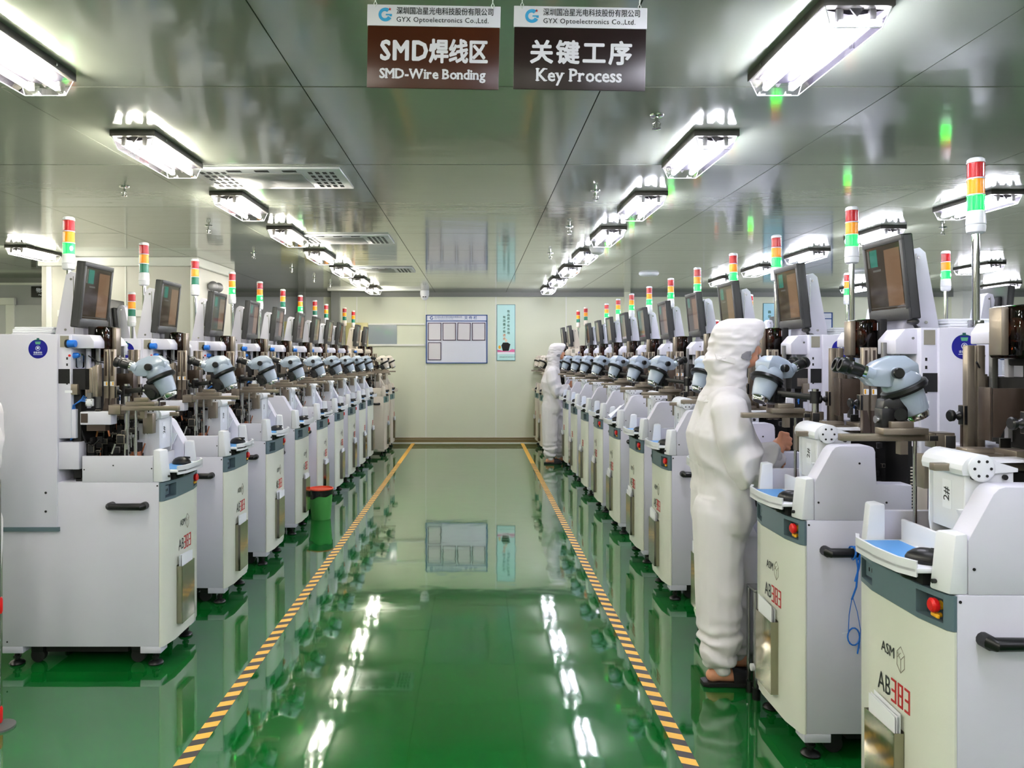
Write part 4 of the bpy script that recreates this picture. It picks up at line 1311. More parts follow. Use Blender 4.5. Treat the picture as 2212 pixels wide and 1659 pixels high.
def place_machine(x, y0, facing, label, group, lit, scope=None, skip=(), old=False, tower_dz=0.0):
    """facing -1: front looks towards -x (right row); +1: front looks towards +x (left row)"""
    sk = tuple(skip) + (() if lit else ('signal_tower',))
    o = copy_tree(proto, None, sk, {}) if sk else copy_tree(proto)
    o.location = (x, y0, 0) if facing < 0 else (x, y0 + W, 0)
    o.rotation_euler = (0, 0, 0 if facing < 0 else PI)
    tag(o, label, 'wire bonding machine', group)
    if not lit:
        copy_tree(proto_tower_off, o)
    for ch in kids(o):
        st = stem(ch)
        if st == 'microscope' and scope:
            ch.location = (scope[0], scope[1], 1.396)
            ch.rotation_euler = (0, 0, scope[2])
        if st == 'signal_tower':
            ch.location.z += tower_dz
        if old:
            for c2 in [ch] + kids(ch):
                for sl in c2.material_slots:
                    if sl.material in (WHITE, WPLAST, DOORW, SCOPE):
                        sl.link = 'OBJECT'
                        sl.material = OLDW
                    elif sl.material == BAND:
                        sl.link = 'OBJECT'
                        sl.material = TEALP
    return o

copy_cache = {}
_old_copy = copy_tree
def copy_tree(o, parent=None, skip=(), cache=None):
    c = o.copy()
    COL.objects.link(c)
    c.parent = parent
    if o.name not in copy_cache:
        copy_cache[o.name] = kids(o)
    for ch in copy_cache[o.name]:
        if ch.name.split('.')[0] in skip:
            continue
        copy_tree(ch, c, skip)
    return c

R0 = math.radians
RIGHT = [(1.22, 1.945), (1.22, 2.83), (1.215, 3.77), (1.19, 4.665), (1.205, 5.50), (1.205, 6.40), (1.205, 7.28), (1.195, 8.15), (1.20, 9.10), (1.20, 9.97), (1.20, 10.86)]
LEFT = [(-1.525, 3.68), (-1.525, 4.607), (-1.50, 5.45), (-1.51, 6.37), (-1.51, 7.24), (-1.51, 8.15), (-1.51, 9.0), (-1.51, 9.85), (-1.51, 10.62)]
SC_L = (-0.012, 0.475, R0(6))
machines = []
for k, (x, y) in enumerate(RIGHT):
    sc = (0.135, 0.475, R0(172)) if k == 0 else (0.03 + 0.008 * (k % 3), 0.475, R0(20 + 5 * (k % 3)))
    extra = {1: ', blue cord on handle', 2: ', beside the hooded worker'}.get(k, '')
    mo = (place_machine(x, y, -1, 'grey-white wire bonding machine, %s from the camera in the right row%s' % (ORD[k], extra), 'wire bonding machines in the right row', True, sc, (FINE if k >= 7 else ()) + (('microscope_boom',) if k == 0 else ())), k, 'right')
    machines.append(mo)
    if k == 0:
        for ch in kids(mo[0]):
            if stem(ch) in ('monitor', 'monitor_bracket', 'monitor_cable'):
                ch.location.x += 0.13
        g = G().box(0.04, 0.08, 0.428, 0.475, 1.256, 1.335, bevel=0.003)
        g.cyl((0.03, 0.45, 1.30), (0.04, 0.45, 1.30), 0.012, seg=14, mi=1)
        g.build('microscope_boom', [BLACK, STEEL], mo[0])
LITL = {0, 3, 4, 6}
for k, (x, y) in enumerate(LEFT):
    extra = {3: ', with an upright handle'}.get(k, '')
    o = place_machine(x, y, 1, 'grey-white wire bonding machine, %s from the camera in the left row%s' % (ORD[k], extra), 'wire bonding machines in the left row', k in LITL, SC_L, (FINE if k >= 7 else ()) + (('side_wall', 'side_handle') if k == 3 else ()))
    machines.append((o, k, 'left'))
    if k == 3:
        g = G().prism([(0.034, 0.889), (0.034, 1.03), (0.098, 1.146), (0.112, 1.16), (0.236, 1.165), (0.40, 1.165), (0.44, 1.12), (0.44, 0.889)], 'y', W - 0.078, W - 0.001, bevel=0.003)
        g.build('side_shield', WHITE, o)
        g = G()
        s, y_, yy = 1, W, W + 0.038
        g.tube([(0.10, y_, 0.86), (0.10, yy - 0.008, 0.86), (0.10, yy, 0.852), (0.10, yy, 0.70), (0.10, yy - 0.008, 0.692), (0.10, y_, 0.692)], [0.019, 0.019, 0.0165, 0.0165, 0.019, 0.019], 12)
        g.build('side_handle', BLACK, o)
for k, (x, y, f, side) in enumerate(((1.03, 11.75, -1, 'right'), (1.02, 12.55, -1, 'right'), (-1.38, 11.4, 1, 'left'), (-1.38, 12.25, 1, 'left'))):
    machines.append((place_machine(x, y, f, 'cream older wire bonding machine, %s in the %s row' % (['last but one', 'last', 'last but one', 'last'][k], side), 'older machines at the row ends', False,
                                   (0.03, 0.475, R0(24)) if f < 0 else SC_L, FINE, old=True), 11 + k, side))
for k, (y, dz, lit) in enumerate(((5.02, 0, True), (6.46, 0, True), (8.89, 0, True), (10.2, -0.25, False))):
    place_machine(4.0, y, 1, 'machine in the row behind the right row, %s from the camera, its signal tower showing' % ORD[k], 'machines behind the right row', lit, None, BACKROW, tower_dz=dz)
place_machine(-3.5, 6.25, -1, 'machine behind the left row, its short signal tower and monitor showing', 'machines behind the left row', False, None, BACKROW, tower_dz=-0.22)
# the originals only served as patterns
def drop(o):
    for c in kids(o):
        drop(c)
    bpy.data.objects.remove(o)
drop(proto)
drop(proto_tower_off)

# computer mice on the trays and papers in the pockets
def local(o, p):
    x, y, z = p
    return (o.location.x + x, o.location.y + y, z) if abs(o.rotation_euler.z) < 1 else (o.location.x - x, o.location.y - y, z)
g = G()
g.ball((0, 0, 0.006), 0.033, 0.95, 1.6, 1.0, seg=18)
bmesh.ops.bisect_plane(g.bm, geom=g.bm.verts[:] + g.bm.edges[:] + g.bm.faces[:], plane_co=(0, 0, 0), plane_no=(0, 0, -1), clear_outer=True)
bmesh.ops.holes_fill(g.bm, edges=g.bm.edges[:])
g.box(-0.0012, 0.0012, -0.05, -0.01, 0.03, 0.0395)
mouse_mesh = g.mesh('computer_mouse', BLACK)
rp = random.Random(3)
def sheets(n, h):
    g = G()
    for i in range(n):
        x = -0.056 + 0.007 * i
        y0 = 0.185 + rp.uniform(-0.004, 0.006)
        dz = rp.uniform(-0.02, 0.015)
        lean = rp.uniform(-0.012, 0.008)
        g.hexa([(x, y0, 0.17), (x + 0.0012, y0, 0.17), (x + 0.0012, y0 + 0.14, 0.17), (x, y0 + 0.14, 0.17),
                (x + lean * 0.3, y0 + lean, h + dz), (x + 0.0012 + lean * 0.3, y0 + lean, h + dz), (x + 0.0012 + lean * 0.3, y0 + 0.14 + lean, h + dz + 0.008), (x + lean * 0.3, y0 + 0.14 + lean, h + dz + 0.008)], mi=0)
    return g.mesh('papers', [PAPER], flat=True)
for o, k, side in machines:
    where = ('the %s machine in the %s row' % (ORD[k], side)) if k < 11 else ('the %s cream machine at the %s' % (['last-but-one', 'last'][(k - 11) % 2], side))
    m = bpy.data.objects.new('computer_mouse', mouse_mesh)
    COL.objects.link(m)
    m.location = local(o, (-0.005 if side == 'left' else 0.0, 0.2 if side == 'left' else 0.125, 0.9405))
    m.rotation_euler = (0, 0, R0(75 if side == 'left' else 60))
    tag(m, ('black mouse on the tray of %s' if k > 10 else 'black mouse on the console tray of %s') % where, 'computer mouse', 'computer mice')
    p = bpy.data.objects.new('papers', sheets(3, 0.495))
    COL.objects.link(p)
    p.location = local(o, (0, 0, 0))
    p.rotation_euler = o.rotation_euler
    tag(p, ('white papers in the pocket of %s' if k > 10 else 'white papers in the steel pocket of %s') % where, 'papers', 'papers in the machine pockets')

# wipe packs on the rear enclosures, a loose sheet on a tray
def wipe_pack(mach, x, y, label):
    g = G()
    rr = random.Random(int(x * 1000))
    for i in range(4):
        dx, dy = rr.uniform(-0.012, 0.012), rr.uniform(-0.012, 0.012)
        g.box(-0.10 + dx, 0.10 + dx, -0.07 + dy, 0.07 + dy, 0.0105 * i, 0.0105 * i + 0.010, bevel=0.004)
    tag(g.build('wipe_pack', PAPER, loc=local(mach, (x, y, 1.603))), label, 'wipe pack', 'packs of white wipes')
wipe_pack(machines[1][0], 0.715, 0.22, 'pack of white wipes on top of the second right machine beside its tower pole')
wipe_pack(machines[2][0], 0.715, 0.22, 'pack of white wipes on top of the third right machine behind the worker')
wipe_pack(machines[11][0], 0.715, 0.22, 'pack of white wipes on top of the nearest left machine')
g = G()
N = 8
grid = [[g.bm.verts.new((-0.02 + 0.12 * j / N, 0.20 * i / N - 0.1, 0.11 * (j / N) + 0.015 * math.sin(3 * i / N + 2 * j / N))) for j in range(N + 1)] for i in range(N + 1)]
for i in range(N):
    for j in range(N):
        g.bm.faces.new((grid[i][j], grid[i][j + 1], grid[i + 1][j + 1], grid[i + 1][j]))
o5 = machines[5][0]
tag(g.build('paper_sheet', PAPER, loc=local(o5, (-0.035, 0.24, 0.965))), 'loose white sheet leaning over the console of the sixth right machine', 'paper sheet')

# blue cord tied on the second right machine's handle
o1 = machines[1][0]
bx, by = o1.location.x, o1.location.y
g = G()
hz, hy = 0.778, by - 0.038
for dx in (0.155, 0.172):
    n = 12
    g.tube([(bx + dx + 0.003 * math.sin(2 * a), hy - 0.0235 * math.cos(a), hz + 0.0235 * math.sin(a)) for a in [2 * PI * i / n for i in range(n + 1)]], 0.0035, 7)
g.tube([(bx + 0.158, hy - 0.022, hz - 0.01), (bx + 0.165, hy - 0.02, hz - 0.05), (bx + 0.163, hy - 0.012, hz - 0.12), (bx + 0.152, hy, hz - 0.17)], 0.0035, 7)
g.tube([(bx + 0.172, hy - 0.022, hz - 0.01), (bx + 0.168, hy - 0.02, hz - 0.05), (bx + 0.158, hy - 0.012, hz - 0.10)], 0.0035, 7)
g.tube([(bx + 0.153, hy, hz - 0.165), (bx + 0.150, hy + 0.015, hz - 0.23), (bx + 0.152, hy + 0.025, hz - 0.30)], 0.0016, 6)
g.tube([(bx + 0.157, hy, hz - 0.165), (bx + 0.18, hy + 0.015, hz - 0.22), (bx + 0.197, hy + 0.025, hz - 0.29), (bx + 0.195, hy + 0.03, hz - 0.36)], 0.0014, 6)
n = 14
g.tube([(bx + 0.172 + 0.022 * math.cos(a), hy + 0.026, hz - 0.315 + 0.032 * math.sin(a)) for a in [2 * PI * i / n for i in range(n + 1)]], 0.003, 6)
g.tube([(bx + 0.152, hy + 0.026, hz - 0.30), (bx + 0.13, hy + 0.026, hz - 0.303)], 0.0012, 6, mi=1)
g.tube([(bx + 0.195, hy + 0.028, hz - 0.33), (bx + 0.188, hy + 0.03, hz - 0.38)], 0.0028, 6)
tag(g.build('wrist_strap_cord', [BLUEK, WPLAST]), 'blue cord knotted round the side handle of the second right machine', 'cord')

# green waste bin between the left machines
BING = mat('bin_green', (80, 165, 80), 0.4, noise=0.08, nscale=30)
LINER = mat('bin_liner', (16, 16, 18), 0.25, bump=0.3, bscale=30)
ORNG = mat('bin_rim_orange', (225, 80, 50), 0.4)
t = thing('waste_bin', 'green waste bin with an orange rim and black liner between left machines', 'waste bin', (-1.43, 7.03, 0))
g = G().lathe([(0.085, 0.0), (0.088, 0.012), (0.09, 0.03), (0.108, 0.27), (0.104, 0.27), (0.083, 0.02), (0.01, 0.015)], seg=40)
g.build('bin_body', BING, t)
G().lathe([(0.106, 0.268), (0.113, 0.272), (0.113, 0.282), (0.104, 0.284), (0.102, 0.27)], seg=40).build('rim', ORNG, t)
g = G()
n = 40
top = [g.bm.verts.new((0.1095 * math.cos(2 * PI * i / n), 0.1095 * math.sin(2 * PI * i / n), 0.274)) for i in range(n)]
low = []
for i in range(n):
    a = 2 * PI * i / n
    d = 0.05 + 0.05 * (0.5 - 0.5 * math.cos(a + 0.6)) + 0.008 * math.sin(5 * a)
    z = 0.272 - d
    r = 0.088 + (z - 0.012) * 0.0775 + 0.0045
    low.append(g.bm.verts.new((r * math.cos(a), r * math.sin(a), z)))
for i in range(n):
    j = (i + 1) % n
    g.bm.faces.new((top[i], top[j], low[j], low[i]))
g.build('bin_liner', LINER, t)

# steel stool frame beside the worker
t = thing('steel_stool', 'low steel stool frame beside the hooded worker and the second right machine', 'stool', (1.345, 3.372, 0))
SX, SY, SH = 0.135, 0.05, 0.48
G().box(-SX, SX, -SY, SY, SH - 0.012, SH, bevel=0.003).build('stool_top', STEEL, t)
for sx in (-1, 1):
    for sy in (-1, 1):
        g = G().box(sx * (SX - 0.012) - 0.012, sx * (SX - 0.012) + 0.012, sy * (SY - 0.012) - 0.012, sy * (SY - 0.012) + 0.012, 0.012, SH - 0.012, bevel=0.002)
        g.cyl((sx * (SX - 0.012), sy * (SY - 0.012), 0), (sx * (SX - 0.012), sy * (SY - 0.012), 0.05), 0.018, seg=14, mi=1)
        g.build('leg', [STEEL, BLACK], t)
g = G()
for sy in (-1, 1):
    g.box(-SX + 0.02, SX - 0.02, sy * (SY - 0.012) - 0.008, sy * (SY - 0.012) + 0.008, 0.12, 0.145, bevel=0.002)
g.cyl((-SX - 0.012, -SY + 0.012, 0.14), (-SX + 0.002, -SY + 0.012, 0.14), 0.016, seg=14, mi=1)
g.build('stretcher', [STEEL, WPLAST], t)

# red-banded steel post at the left picture edge
t = thing('barrier_post', 'thin steel post with red bands at the left picture edge', 'post', (-1.925, 3.08, 0))
G().cyl((0, 0, 0), (0, 0, 1.0), 0.008, seg=12).build('pole', STEEL, t)
G().lathe([(0.06, 0), (0.06, 0.008), (0.012, 0.015)], seg=24).build('base', GREYM, t)
for z in (0.02, 0.46):
    G().lathe([(0.011, z), (0.014, z + 0.01), (0.014, z + 0.055), (0.011, z + 0.065)], seg=16).build('red_band', RED, t)
# ------------------------------------------------------------------ people
SUIT = mat('coverall_cloth', (224, 220, 221), 0.7, noise=0.02, nscale=12, bump=0.22, bscale=8, stretch=(1.0, 1.0, 0.6))
MESHP = mat('mesh_panel', (150, 148, 152), 0.8, bump=0.4, bscale=400)
SKIN = mat('skin', (214, 150, 116), 0.5, noise=0.05, nscale=30)
HAIR = mat('hair', (24, 18, 16), 0.5)
SHOE = mat('shoe_black', (15, 15, 16), 0.5)
EYE = mat('eye_white', (230, 228, 222), 0.2)

def capsule(g, a, b, ra, rb, n=14, flat=1.0):
    """tapered limb with rounded ends"""
    a, b = Vector(a), Vector(b)
    d = b - a
    L = d.length
    if L < 1e-5:
        return g.ball(a, ra, seg=n)
    prof = []
    for i in range(5):
        t = PI / 2 * i / 4
        prof.append((max(ra * math.sin(t), 0.0005), -ra * math.cos(t)))
    for i in range(5):
        t = PI / 2 * i / 4
        prof.append((max(rb * math.cos(t), 0.0005), L + rb * math.sin(t)))
    return g.lathe(prof, c=a, axis=d, seg=n)

def ell(g, c, rx, ry, rz, seg=20):
    return g.ball(c, 1.0, rx, ry, rz, seg=seg)

def weld(g, name, mats, parent, voxel, smooth=3, fold=None):
    """union the overlapping solids into one continuous skin"""
    bmesh.ops.recalc_face_normals(g.bm, faces=g.bm.faces)
    me = bpy.data.meshes.new(name)
    g.bm.to_mesh(me)
    g.bm.free()
    o = bpy.data.objects.new(name, me)
    COL.objects.link(o)
    md = o.modifiers.new('r', 'REMESH')
    md.mode = 'VOXEL'
    md.voxel_size = voxel
    sm = o.modifiers.new('s', 'SMOOTH')
    sm.iterations = smooth
    sm.factor = 0.5
    dg = bpy.context.evaluated_depsgraph_get()
    me2 = bpy.data.meshes.new_from_object(o.evaluated_get(dg))
    o.modifiers.clear()
    o.data = me2
    me2.name = name
    bpy.data.meshes.remove(me)
    me2.materials.clear()
    for m in (mats if isinstance(mats, (list, tuple)) else [mats]):
        me2.materials.append(m)
    if fold:
        nrm = [v.normal.copy() for v in me2.vertices]
        for v, n in zip(me2.vertices, nrm):
            v.co += n * fold(v.co)
        me2.update()
    for p in me2.polygons:
        p.use_smooth = True
    if parent is not None:
        o.parent = parent
    return o

from mathutils import noise as MN
def make_person():
    """standing worker facing +x, origin on the floor under the body"""
    t = thing('person', 'person', 'person')
    OX, OY = 1.13, 3.56
    def P(x, y, z):
        return Vector((x - OX, y - OY, z))
    # continuous body: head, neck, torso, arms with hands, legs with feet
    g = G()
    hc = P(1.215, 3.56, 1.545)
    ell(g, hc, 0.095, 0.075, 0.108)
    ell(g, hc + Vector((0.045, 0, -0.055)), 0.048, 0.05, 0.05)
    ell(g, hc + Vector((0.097, 0, -0.022)), 0.016, 0.011, 0.02)
    ell(g, hc + Vector((0.09, 0, 0.006)), 0.012, 0.008, 0.022)
    ell(g, hc + Vector((0.085, 0, -0.058)), 0.012, 0.02, 0.008)
    for s in (-1, 1):
        ell(g, hc + Vector((-0.005, 0.074 * s, -0.01)), 0.018, 0.008, 0.03)
        ell(g, hc + Vector((0.078, 0.03 * s, 0.022)), 0.012, 0.02, 0.008)
    capsule(g, P(1.175, 3.56, 1.32), P(1.20, 3.56, 1.47), 0.055, 0.05)
    for dy in (-0.06, 0.06):
        capsule(g, P(1.14, 3.56 + dy, 0.84), P(1.13, 3.56 + dy, 1.0), 0.09, 0.085)
        capsule(g, P(1.13, 3.56 + dy, 1.0), P(1.14, 3.56 + dy, 1.26), 0.085, 0.075)
    rs, re, rw = P(1.13, 3.405, 1.265), P(1.172, 3.395, 1.01), P(1.382, 3.515, 1.05)
    ls, le, lw = P(1.16, 3.715, 1.275), P(1.13, 3.715, 0.985), P(1.345, 3.62, 1.05)
    for s_, e_, w_ in ((rs, re, rw), (ls, le, lw)):
        capsule(g, P(1.14, 3.56, 1.28), s_, 0.07, 0.055)
        capsule(g, s_, e_, 0.05, 0.042)
        capsule(g, e_, w_, 0.042, 0.026)
    # right hand: back of the hand towards the camera, fingers curling forward and away
    k0 = P(1.408, 3.525, 1.125)
    capsule(g, rw, rw.lerp(k0, 0.3), 0.025, 0.028)
    for i in range(4):
        base = P(1.408 + (-0.004, 0.006, 0.010, 0.010)[i], 3.520 + 0.003 * i, 1.142 - 0.0195 * i)
        capsule(g, rw.lerp(base, 0.25), base, 0.017, 0.0125)
        L = (0.034, 0.037, 0.035, 0.028)[i]
        mid = base + Vector((L * 0.95, 0.006, -0.004 - 0.003 * i))
        tip = mid + Vector((0.008, 0.022, -0.006))
        end = tip + Vector((-0.010, 0.014, -0.004))
        capsule(g, base, mid, 0.0098, 0.0092, 10)
        capsule(g, mid, tip, 0.0092, 0.0085, 10)
        capsule(g, tip, end, 0.0085, 0.0075, 10)
    th0, th1, th2 = P(1.378, 3.535, 1.095), P(1.398, 3.556, 1.108), P(1.422, 3.566, 1.118)
    capsule(g, rw.lerp(th0, 0.5), th0, 0.018, 0.0135, 10)
    capsule(g, th0, th1, 0.0125, 0.0105, 10)
    capsule(g, th1, th2, 0.0105, 0.0085, 10)
    # left hand lower down, fingers pointing down
    for i in range(4):
        base = P(1.402 + 0.004 * i, 3.565 + 0.019 * i, 1.052 - 0.003 * i)
        capsule(g, lw.lerp(base, 0.2), base, 0.018, 0.0125)
        L = (0.036, 0.04, 0.037, 0.03)[i]
        mid = base + Vector((0.022, 0, -L * 0.75))
        tip = mid + Vector((0.006, -0.002, -0.026))
        end = tip + Vector((-0.005, -0.002, -0.018))
        capsule(g, base, mid, 0.0098, 0.0092, 10)
        capsule(g, mid, tip, 0.0092, 0.0085, 10)
        capsule(g, tip, end, 0.0085, 0.0075, 10)
    capsule(g, lw.lerp(P(1.395, 3.55, 1.045), 0.5), P(1.392, 3.548, 1.04), 0.017, 0.0125, 10)
    capsule(g, P(1.392, 3.548, 1.04), P(1.415, 3.535, 1.022), 0.0115, 0.0095, 10)
    capsule(g, P(1.415, 3.535, 1.022), P(1.424, 3.535, 1.0), 0.0095, 0.008, 10)
    legs = ((P(1.115, 3.50, 0.82), P(1.108, 3.50, 0.45), P(1.112, 3.49, 0.085)), (P(1.19, 3.64, 0.82), P(1.245, 3.645, 0.45), P(1.25, 3.65, 0.085)))
    for h_, k_, a_ in legs:
        capsule(g, h_, k_, 0.085, 0.058)
        capsule(g, k_, a_, 0.055, 0.038)
        capsule(g, a_ + Vector((-0.035, 0, -0.042)), a_ + Vector((0.0, 0, -0.03)), 0.03, 0.036)
        capsule(g, a_ + Vector((0.0, 0, -0.035)), a_ + Vector((0.13, 0, -0.053)), 0.034, 0.022)
    body = weld(g, 'body', SKIN, t, 0.0052, 3)
    for s in (-1, 1):
        g = G().ball(hc + Vector((0.082, 0.03 * s, 0.01)), 0.012, seg=12)
        g.ball(hc + Vector((0.0905, 0.03 * s, 0.01)), 0.0055, seg=8, mi=1)
        g.build('eye', [EYE, BLACK], t)
    g = G()
    ell(g, hc + Vector((-0.012, 0, 0.02)), 0.095, 0.081, 0.1)
    bmesh.ops.bisect_plane(g.bm, geom=g.bm.verts[:] + g.bm.edges[:] + g.bm.faces[:], plane_co=hc + Vector((0.055, 0, 0.03)), plane_no=(1, 0, -0.5), clear_outer=True)
    g.build('hair', HAIR, t)
    # coverall
    def fold(co):
        s = 0.0
        p = Vector((co.x * 5.0, co.y * 5.0, co.z * 3.2))
        s += 0.009 * MN.noise(p)
        m = min(1, max(0, 0.35 + 1.6 * MN.noise(co * 2.6 + Vector((4, 1, 2)))))
        w = 16 * (co.z + 0.75 * co.x - 0.4 * co.y) + 5 * MN.noise(co * 3.5)
        s += 0.0085 * m * (1 - 2 * abs(math.sin(w)) ** 1.5)
        if co.z < 0.32:
            s += 0.010 * math.sin(co.z * 70 + 6 * co.x + 4 * MN.noise(co * 9)) * min(1, (0.32 - co.z) / 0.12)
        if 0.86 < co.z < 1.0 and co.x < 0.2 and abs(co.y) < 0.16:
            s += 0.005 * math.sin(40 * (co.x + co.y) + 3 * MN.noise(co * 10)) - 0.010 * math.exp(-((co.z - 0.93) / 0.03) ** 2)
        return s
    g = G()
    for dy in (-0.065, 0.065):
        capsule(g, P(1.145, 3.56 + dy, 0.76), P(1.145, 3.56 + dy, 0.92), 0.128, 0.126)
        capsule(g, P(1.145, 3.56 + dy, 0.92), P(1.13, 3.56 + dy, 1.12), 0.126, 0.136)
        capsule(g, P(1.13, 3.56 + dy, 1.12), P(1.15, 3.56 + dy * 1.1, 1.265), 0.138, 0.105)
    capsule(g, P(1.15, 3.56, 1.27), P(1.165, 3.56, 1.345), 0.115, 0.085)
    capsule(g, P(1.15, 3.50, 1.275), rs, 0.09, 0.075)
    capsule(g, P(1.15, 3.62, 1.275), ls, 0.09, 0.07)
    for (h_, k_, a_), kk in zip(legs, (1.0, 0.94)):
        capsule(g, h_ + Vector((0, 0, -0.03)), k_, 0.120 * kk, 0.106 * kk)
        capsule(g, k_, a_ + Vector((0, 0, 0.08)), 0.106 * kk, 0.094 * kk)
        capsule(g, a_ + Vector((-0.004, 0, 0.10)), a_ + Vector((-0.006, 0, 0.035)), 0.09 * kk, 0.072 * kk)
    weld(g, 'coverall', SUIT, t, 0.0075, 2, fold)
    def sfold(co):
        q = Vector((co.x * 9 + co.z * 10, co.y * 8, co.z * 6 - co.x * 12))
        r = 0.008 * MN.noise(co * 6)
        dz = (co.z - 0.99) / 0.17
        m = 0.35 + 0.9 * math.exp(-dz * dz)
        w = 21 * (co.x * 1.1 - co.z * 0.7 + co.y * 0.4) + 4 * MN.noise(co * 5)
        r += 0.0105 * m * (1 - 2 * abs(math.sin(w)) ** 1.4)
        return r
    for s_, e_, w_, k in ((rs, re, rw, 1.0), (ls, le, lw, 0.9)):
        g = G()
        out = Vector((0.0, -0.012 if k == 1.0 else 0.012, 0))
        capsule(g, s_ + Vector((0, 0, -0.01)), s_.lerp(e_, 0.55) + out, 0.082 * k, 0.092 * k)
        capsule(g, s_.lerp(e_, 0.55) + out, e_ + out * 0.5 + Vector((0.012, 0, -0.004)), 0.092 * k, 0.094 * k)
        capsule(g, e_ + out * 0.5 + Vector((0.012, 0, -0.004)), e_.lerp(w_, 0.5) + Vector((0, 0, -0.008)), 0.092 * k, 0.08 * k)
        capsule(g, e_.lerp(w_, 0.5) + Vector((0, 0, -0.008)), e_.lerp(w_, 0.86), 0.08 * k, 0.055 * k)
        weld(g, 'sleeve', SUIT, t, 0.0065, 2, sfold)
    g = G()
    for w_, e_, rr in ((rw, re, 0.045), (lw, le, 0.043)):
        d = (w_ - e_).normalized()
        c = w_ - d * 0.045
        g.lathe([(rr + 0.004, -0.02), (rr + 0.007, 0.0), (rr + 0.003, 0.02), (rr - 0.006, 0.03), (rr - 0.012, 0.03), (rr - 0.010, 0.0)], c=c, axis=d, seg=22)
    g.build('cuffs', SUIT, t)
    # hood lofted from level rings, its brim standing forward of the face opening
    rings = [(1.285, 1.045, 1.225, 0.150), (1.32, 1.055, 1.24, 0.125), (1.36, 1.075, 1.247, 0.105), (1.41, 1.082, 1.25, 0.096), (1.445, 1.068, 1.255, 0.098),
             (1.475, 1.058, 1.264, 0.101), (1.50, 1.068, 1.276, 0.100), (1.52, 1.082, 1.285, 0.104), (1.55, 1.088, 1.302, 0.108), (1.585, 1.094, 1.318, 0.110),
             (1.62, 1.105, 1.33, 0.105), (1.642, 1.118, 1.334, 0.095), (1.660, 1.14, 1.325, 0.078), (1.670, 1.17, 1.30, 0.05)]
    from bisect import bisect
    def hring(z):
        zs = [r[0] for r in rings]
        i = max(0, min(len(rings) - 2, bisect(zs, z) - 1))
        f = (z - zs[i]) / (zs[i + 1] - zs[i])
        return [rings[i][k] + (rings[i + 1][k] - rings[i][k]) * f for k in (1, 2, 3)]
    bm = bmesh.new()
    NS, NZ = 72, 78
    rows = []
    for j in range(NZ + 1):
        z = 1.285 + (1.670 - 1.285) * j / NZ
        xb, xf, hw = hring(z)
        row = []
        for i in range(NS):
            a = 2 * PI * i / NS
            ca, sa = math.cos(a), math.sin(a)
            ex = 2 / 2.5
            px = (xb + xf) / 2 + (xf - xb) / 2 * math.copysign(abs(ca) ** ex, ca)
            py = 3.56 + hw * math.copysign(abs(sa) ** ex, sa)
            p = P(px, py, z)
            n = Vector((ca, sa, 0))
            q = Vector((p.x * 14 + z * 16, p.y * 9, z * 22 - p.x * 14))
            k = 0.35 if z > 1.6 else 1.0
            p += n * k * (0.007 * (0.5 - 2 * abs(MN.noise(q))) + 0.005 * MN.noise(p * 11 + Vector((3, 1, 0))))
            row.append(bm.verts.new(p))
        rows.append(row)
    top = bm.verts.new(P(1.23, 3.56, 1.6735))
    for j in range(NZ):
        for i in range(NS):
            k = (i + 1) % NS
            c = (rows[j][i].co + rows[j + 1][k].co) / 2 - hc
            if c.x > 0.02 and (c.y / 0.078) ** 2 + ((c.z + 0.02) / 0.085) ** 2 < 1:
                continue
            bm.faces.new((rows[j][i], rows[j][k], rows[j + 1][k], rows[j + 1][i]))
    for i in range(NS):
        bm.faces.new((rows[NZ][i], rows[NZ][(i + 1) % NS], top))
    hm = bpy.data.meshes.new('hood')
    bm.to_mesh(hm)
    bm.free()
    hm.materials.append(SUIT)
    for p in hm.polygons:
        p.use_smooth = True
    hood = bpy.data.objects.new('hood', hm)
    COL.objects.link(hood)
    hood.parent = t
    sd = hood.modifiers.new('thickness', 'SOLIDIFY')
    sd.thickness = 0.003
    g = G()
    # ear panel and fastening strap on the right side of the hood
    def onside(x, z, off):
        """point on the right (camera) side of the hood at a given x, z"""
        best = None
        for v in hood.data.vertices:
            if v.co.y < 0:
                d = (v.co.x - x) ** 2 + (v.co.z - z) ** 2
                if best is None or d < best[0]:
                    best = (d, v.co.y)
        return Vector((x, best[1] - off, z))
    cx, cz = 1.222 - OX, 1.49
    outline = [(0.036, 0.02), (0.028, 0.042), (0.0, 0.04), (-0.03, 0.022), (-0.036, 0.004), (-0.02, -0.008), (0.012, -0.016), (0.03, -0.014)]
    vs = [g.bm.verts.new(onside(cx + a * 0.72, cz + b * 0.72, 0.006)) for a, b in outline]
    c0 = g.bm.verts.new(onside(cx, cz + 0.008, 0.008))
    for i in range(8):
        g.bm.faces.new((c0, vs[i], vs[(i + 1) % 8]))
    r = bmesh.ops.extrude_face_region(g.bm, geom=list(g.bm.faces))
    bmesh.ops.translate(g.bm, vec=(0, 0.006, 0), verts=[v for v in r['geom'] if isinstance(v, bmesh.types.BMVert)])
    g.build('ear_panel', MESHP, hood)
    g = G()
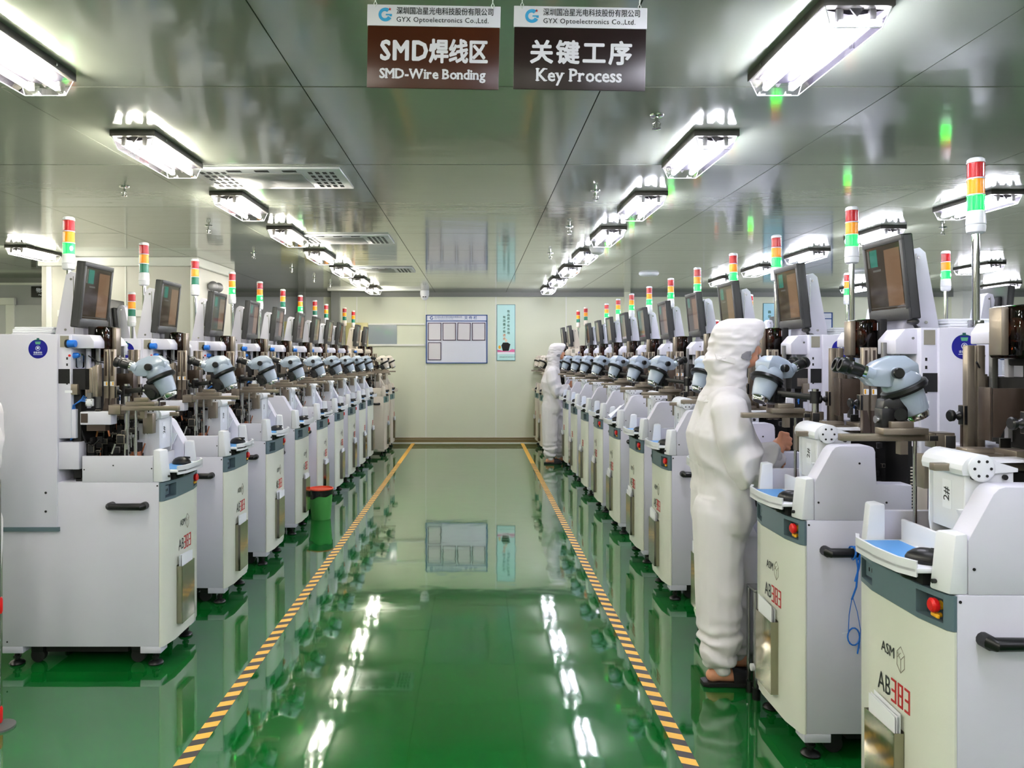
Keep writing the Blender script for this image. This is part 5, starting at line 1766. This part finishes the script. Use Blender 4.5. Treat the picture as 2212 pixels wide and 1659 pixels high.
    pts = [(1.09 - OX, 1.497), (1.115 - OX, 1.49), (1.14 - OX, 1.483), (1.168 - OX, 1.474)]
    up = [g.bm.verts.new(onside(a, b + 0.013, 0.006)) for a, b in pts]
    dn = [g.bm.verts.new(onside(a, b - 0.013, 0.006)) for a, b in pts]
    for i in range(3):
        g.bm.faces.new((up[i], up[i + 1], dn[i + 1], dn[i]))
    r = bmesh.ops.extrude_face_region(g.bm, geom=list(g.bm.faces))
    bmesh.ops.translate(g.bm, vec=(0, 0.005, 0), verts=[v for v in r['geom'] if isinstance(v, bmesh.types.BMVert)])
    g.build('fastening_strap', SUIT, hood)
    for h_, k_, a_ in legs:
        g = G()
        x, y = a_.x, a_.y
        ol = [(-0.085, -0.028), (-0.06, -0.038), (0.02, -0.036), (0.10, -0.046), (0.145, -0.04), (0.165, -0.01), (0.16, 0.025), (0.12, 0.042), (0.02, 0.034), (-0.06, 0.036), (-0.085, 0.024)]
        g.prism([(x + p, y + q) for p, q in ol], 'z', 0.0, 0.022, bevel=0.004)
        n = 10
        for zz in (0,):
            A = []
            for i in range(n + 1):
                a = PI * i / n
                A.append([(x + 0.05 + 0.0, y - 0.042 * math.cos(a), 0.02 + 0.062 * math.sin(a)), (x + 0.15, y - 0.040 * math.cos(a), 0.02 + 0.034 * math.sin(a))])
            vv = [[g.bm.verts.new(p) for p in row] for row in A]
            for i in range(n):
                g.bm.faces.new((vv[i][0], vv[i + 1][0], vv[i + 1][1], vv[i][1]))
        g.build('slipper', SHOE, t)
    return t
p1 = make_person()
p1.location = (1.13, 3.555, 0)
tag(p1, 'person in a white hooded coverall standing bent to the third right machine, hands raised', 'person', 'people in white coveralls')
p2 = copy_tree(p1)
p2.location = (1.04, 10.645, 0)
tag(p2, 'person in a white hooded coverall standing far down the aisle at the right row', 'person', 'people in white coveralls')
p3 = copy_tree(p1)
p3.location = (-2.176, 3.2, 0)
p3.rotation_euler = (0, 0, PI)
tag(p3, 'person in a white coverall, only a sliver showing at the left picture edge', 'person', 'people in white coveralls')
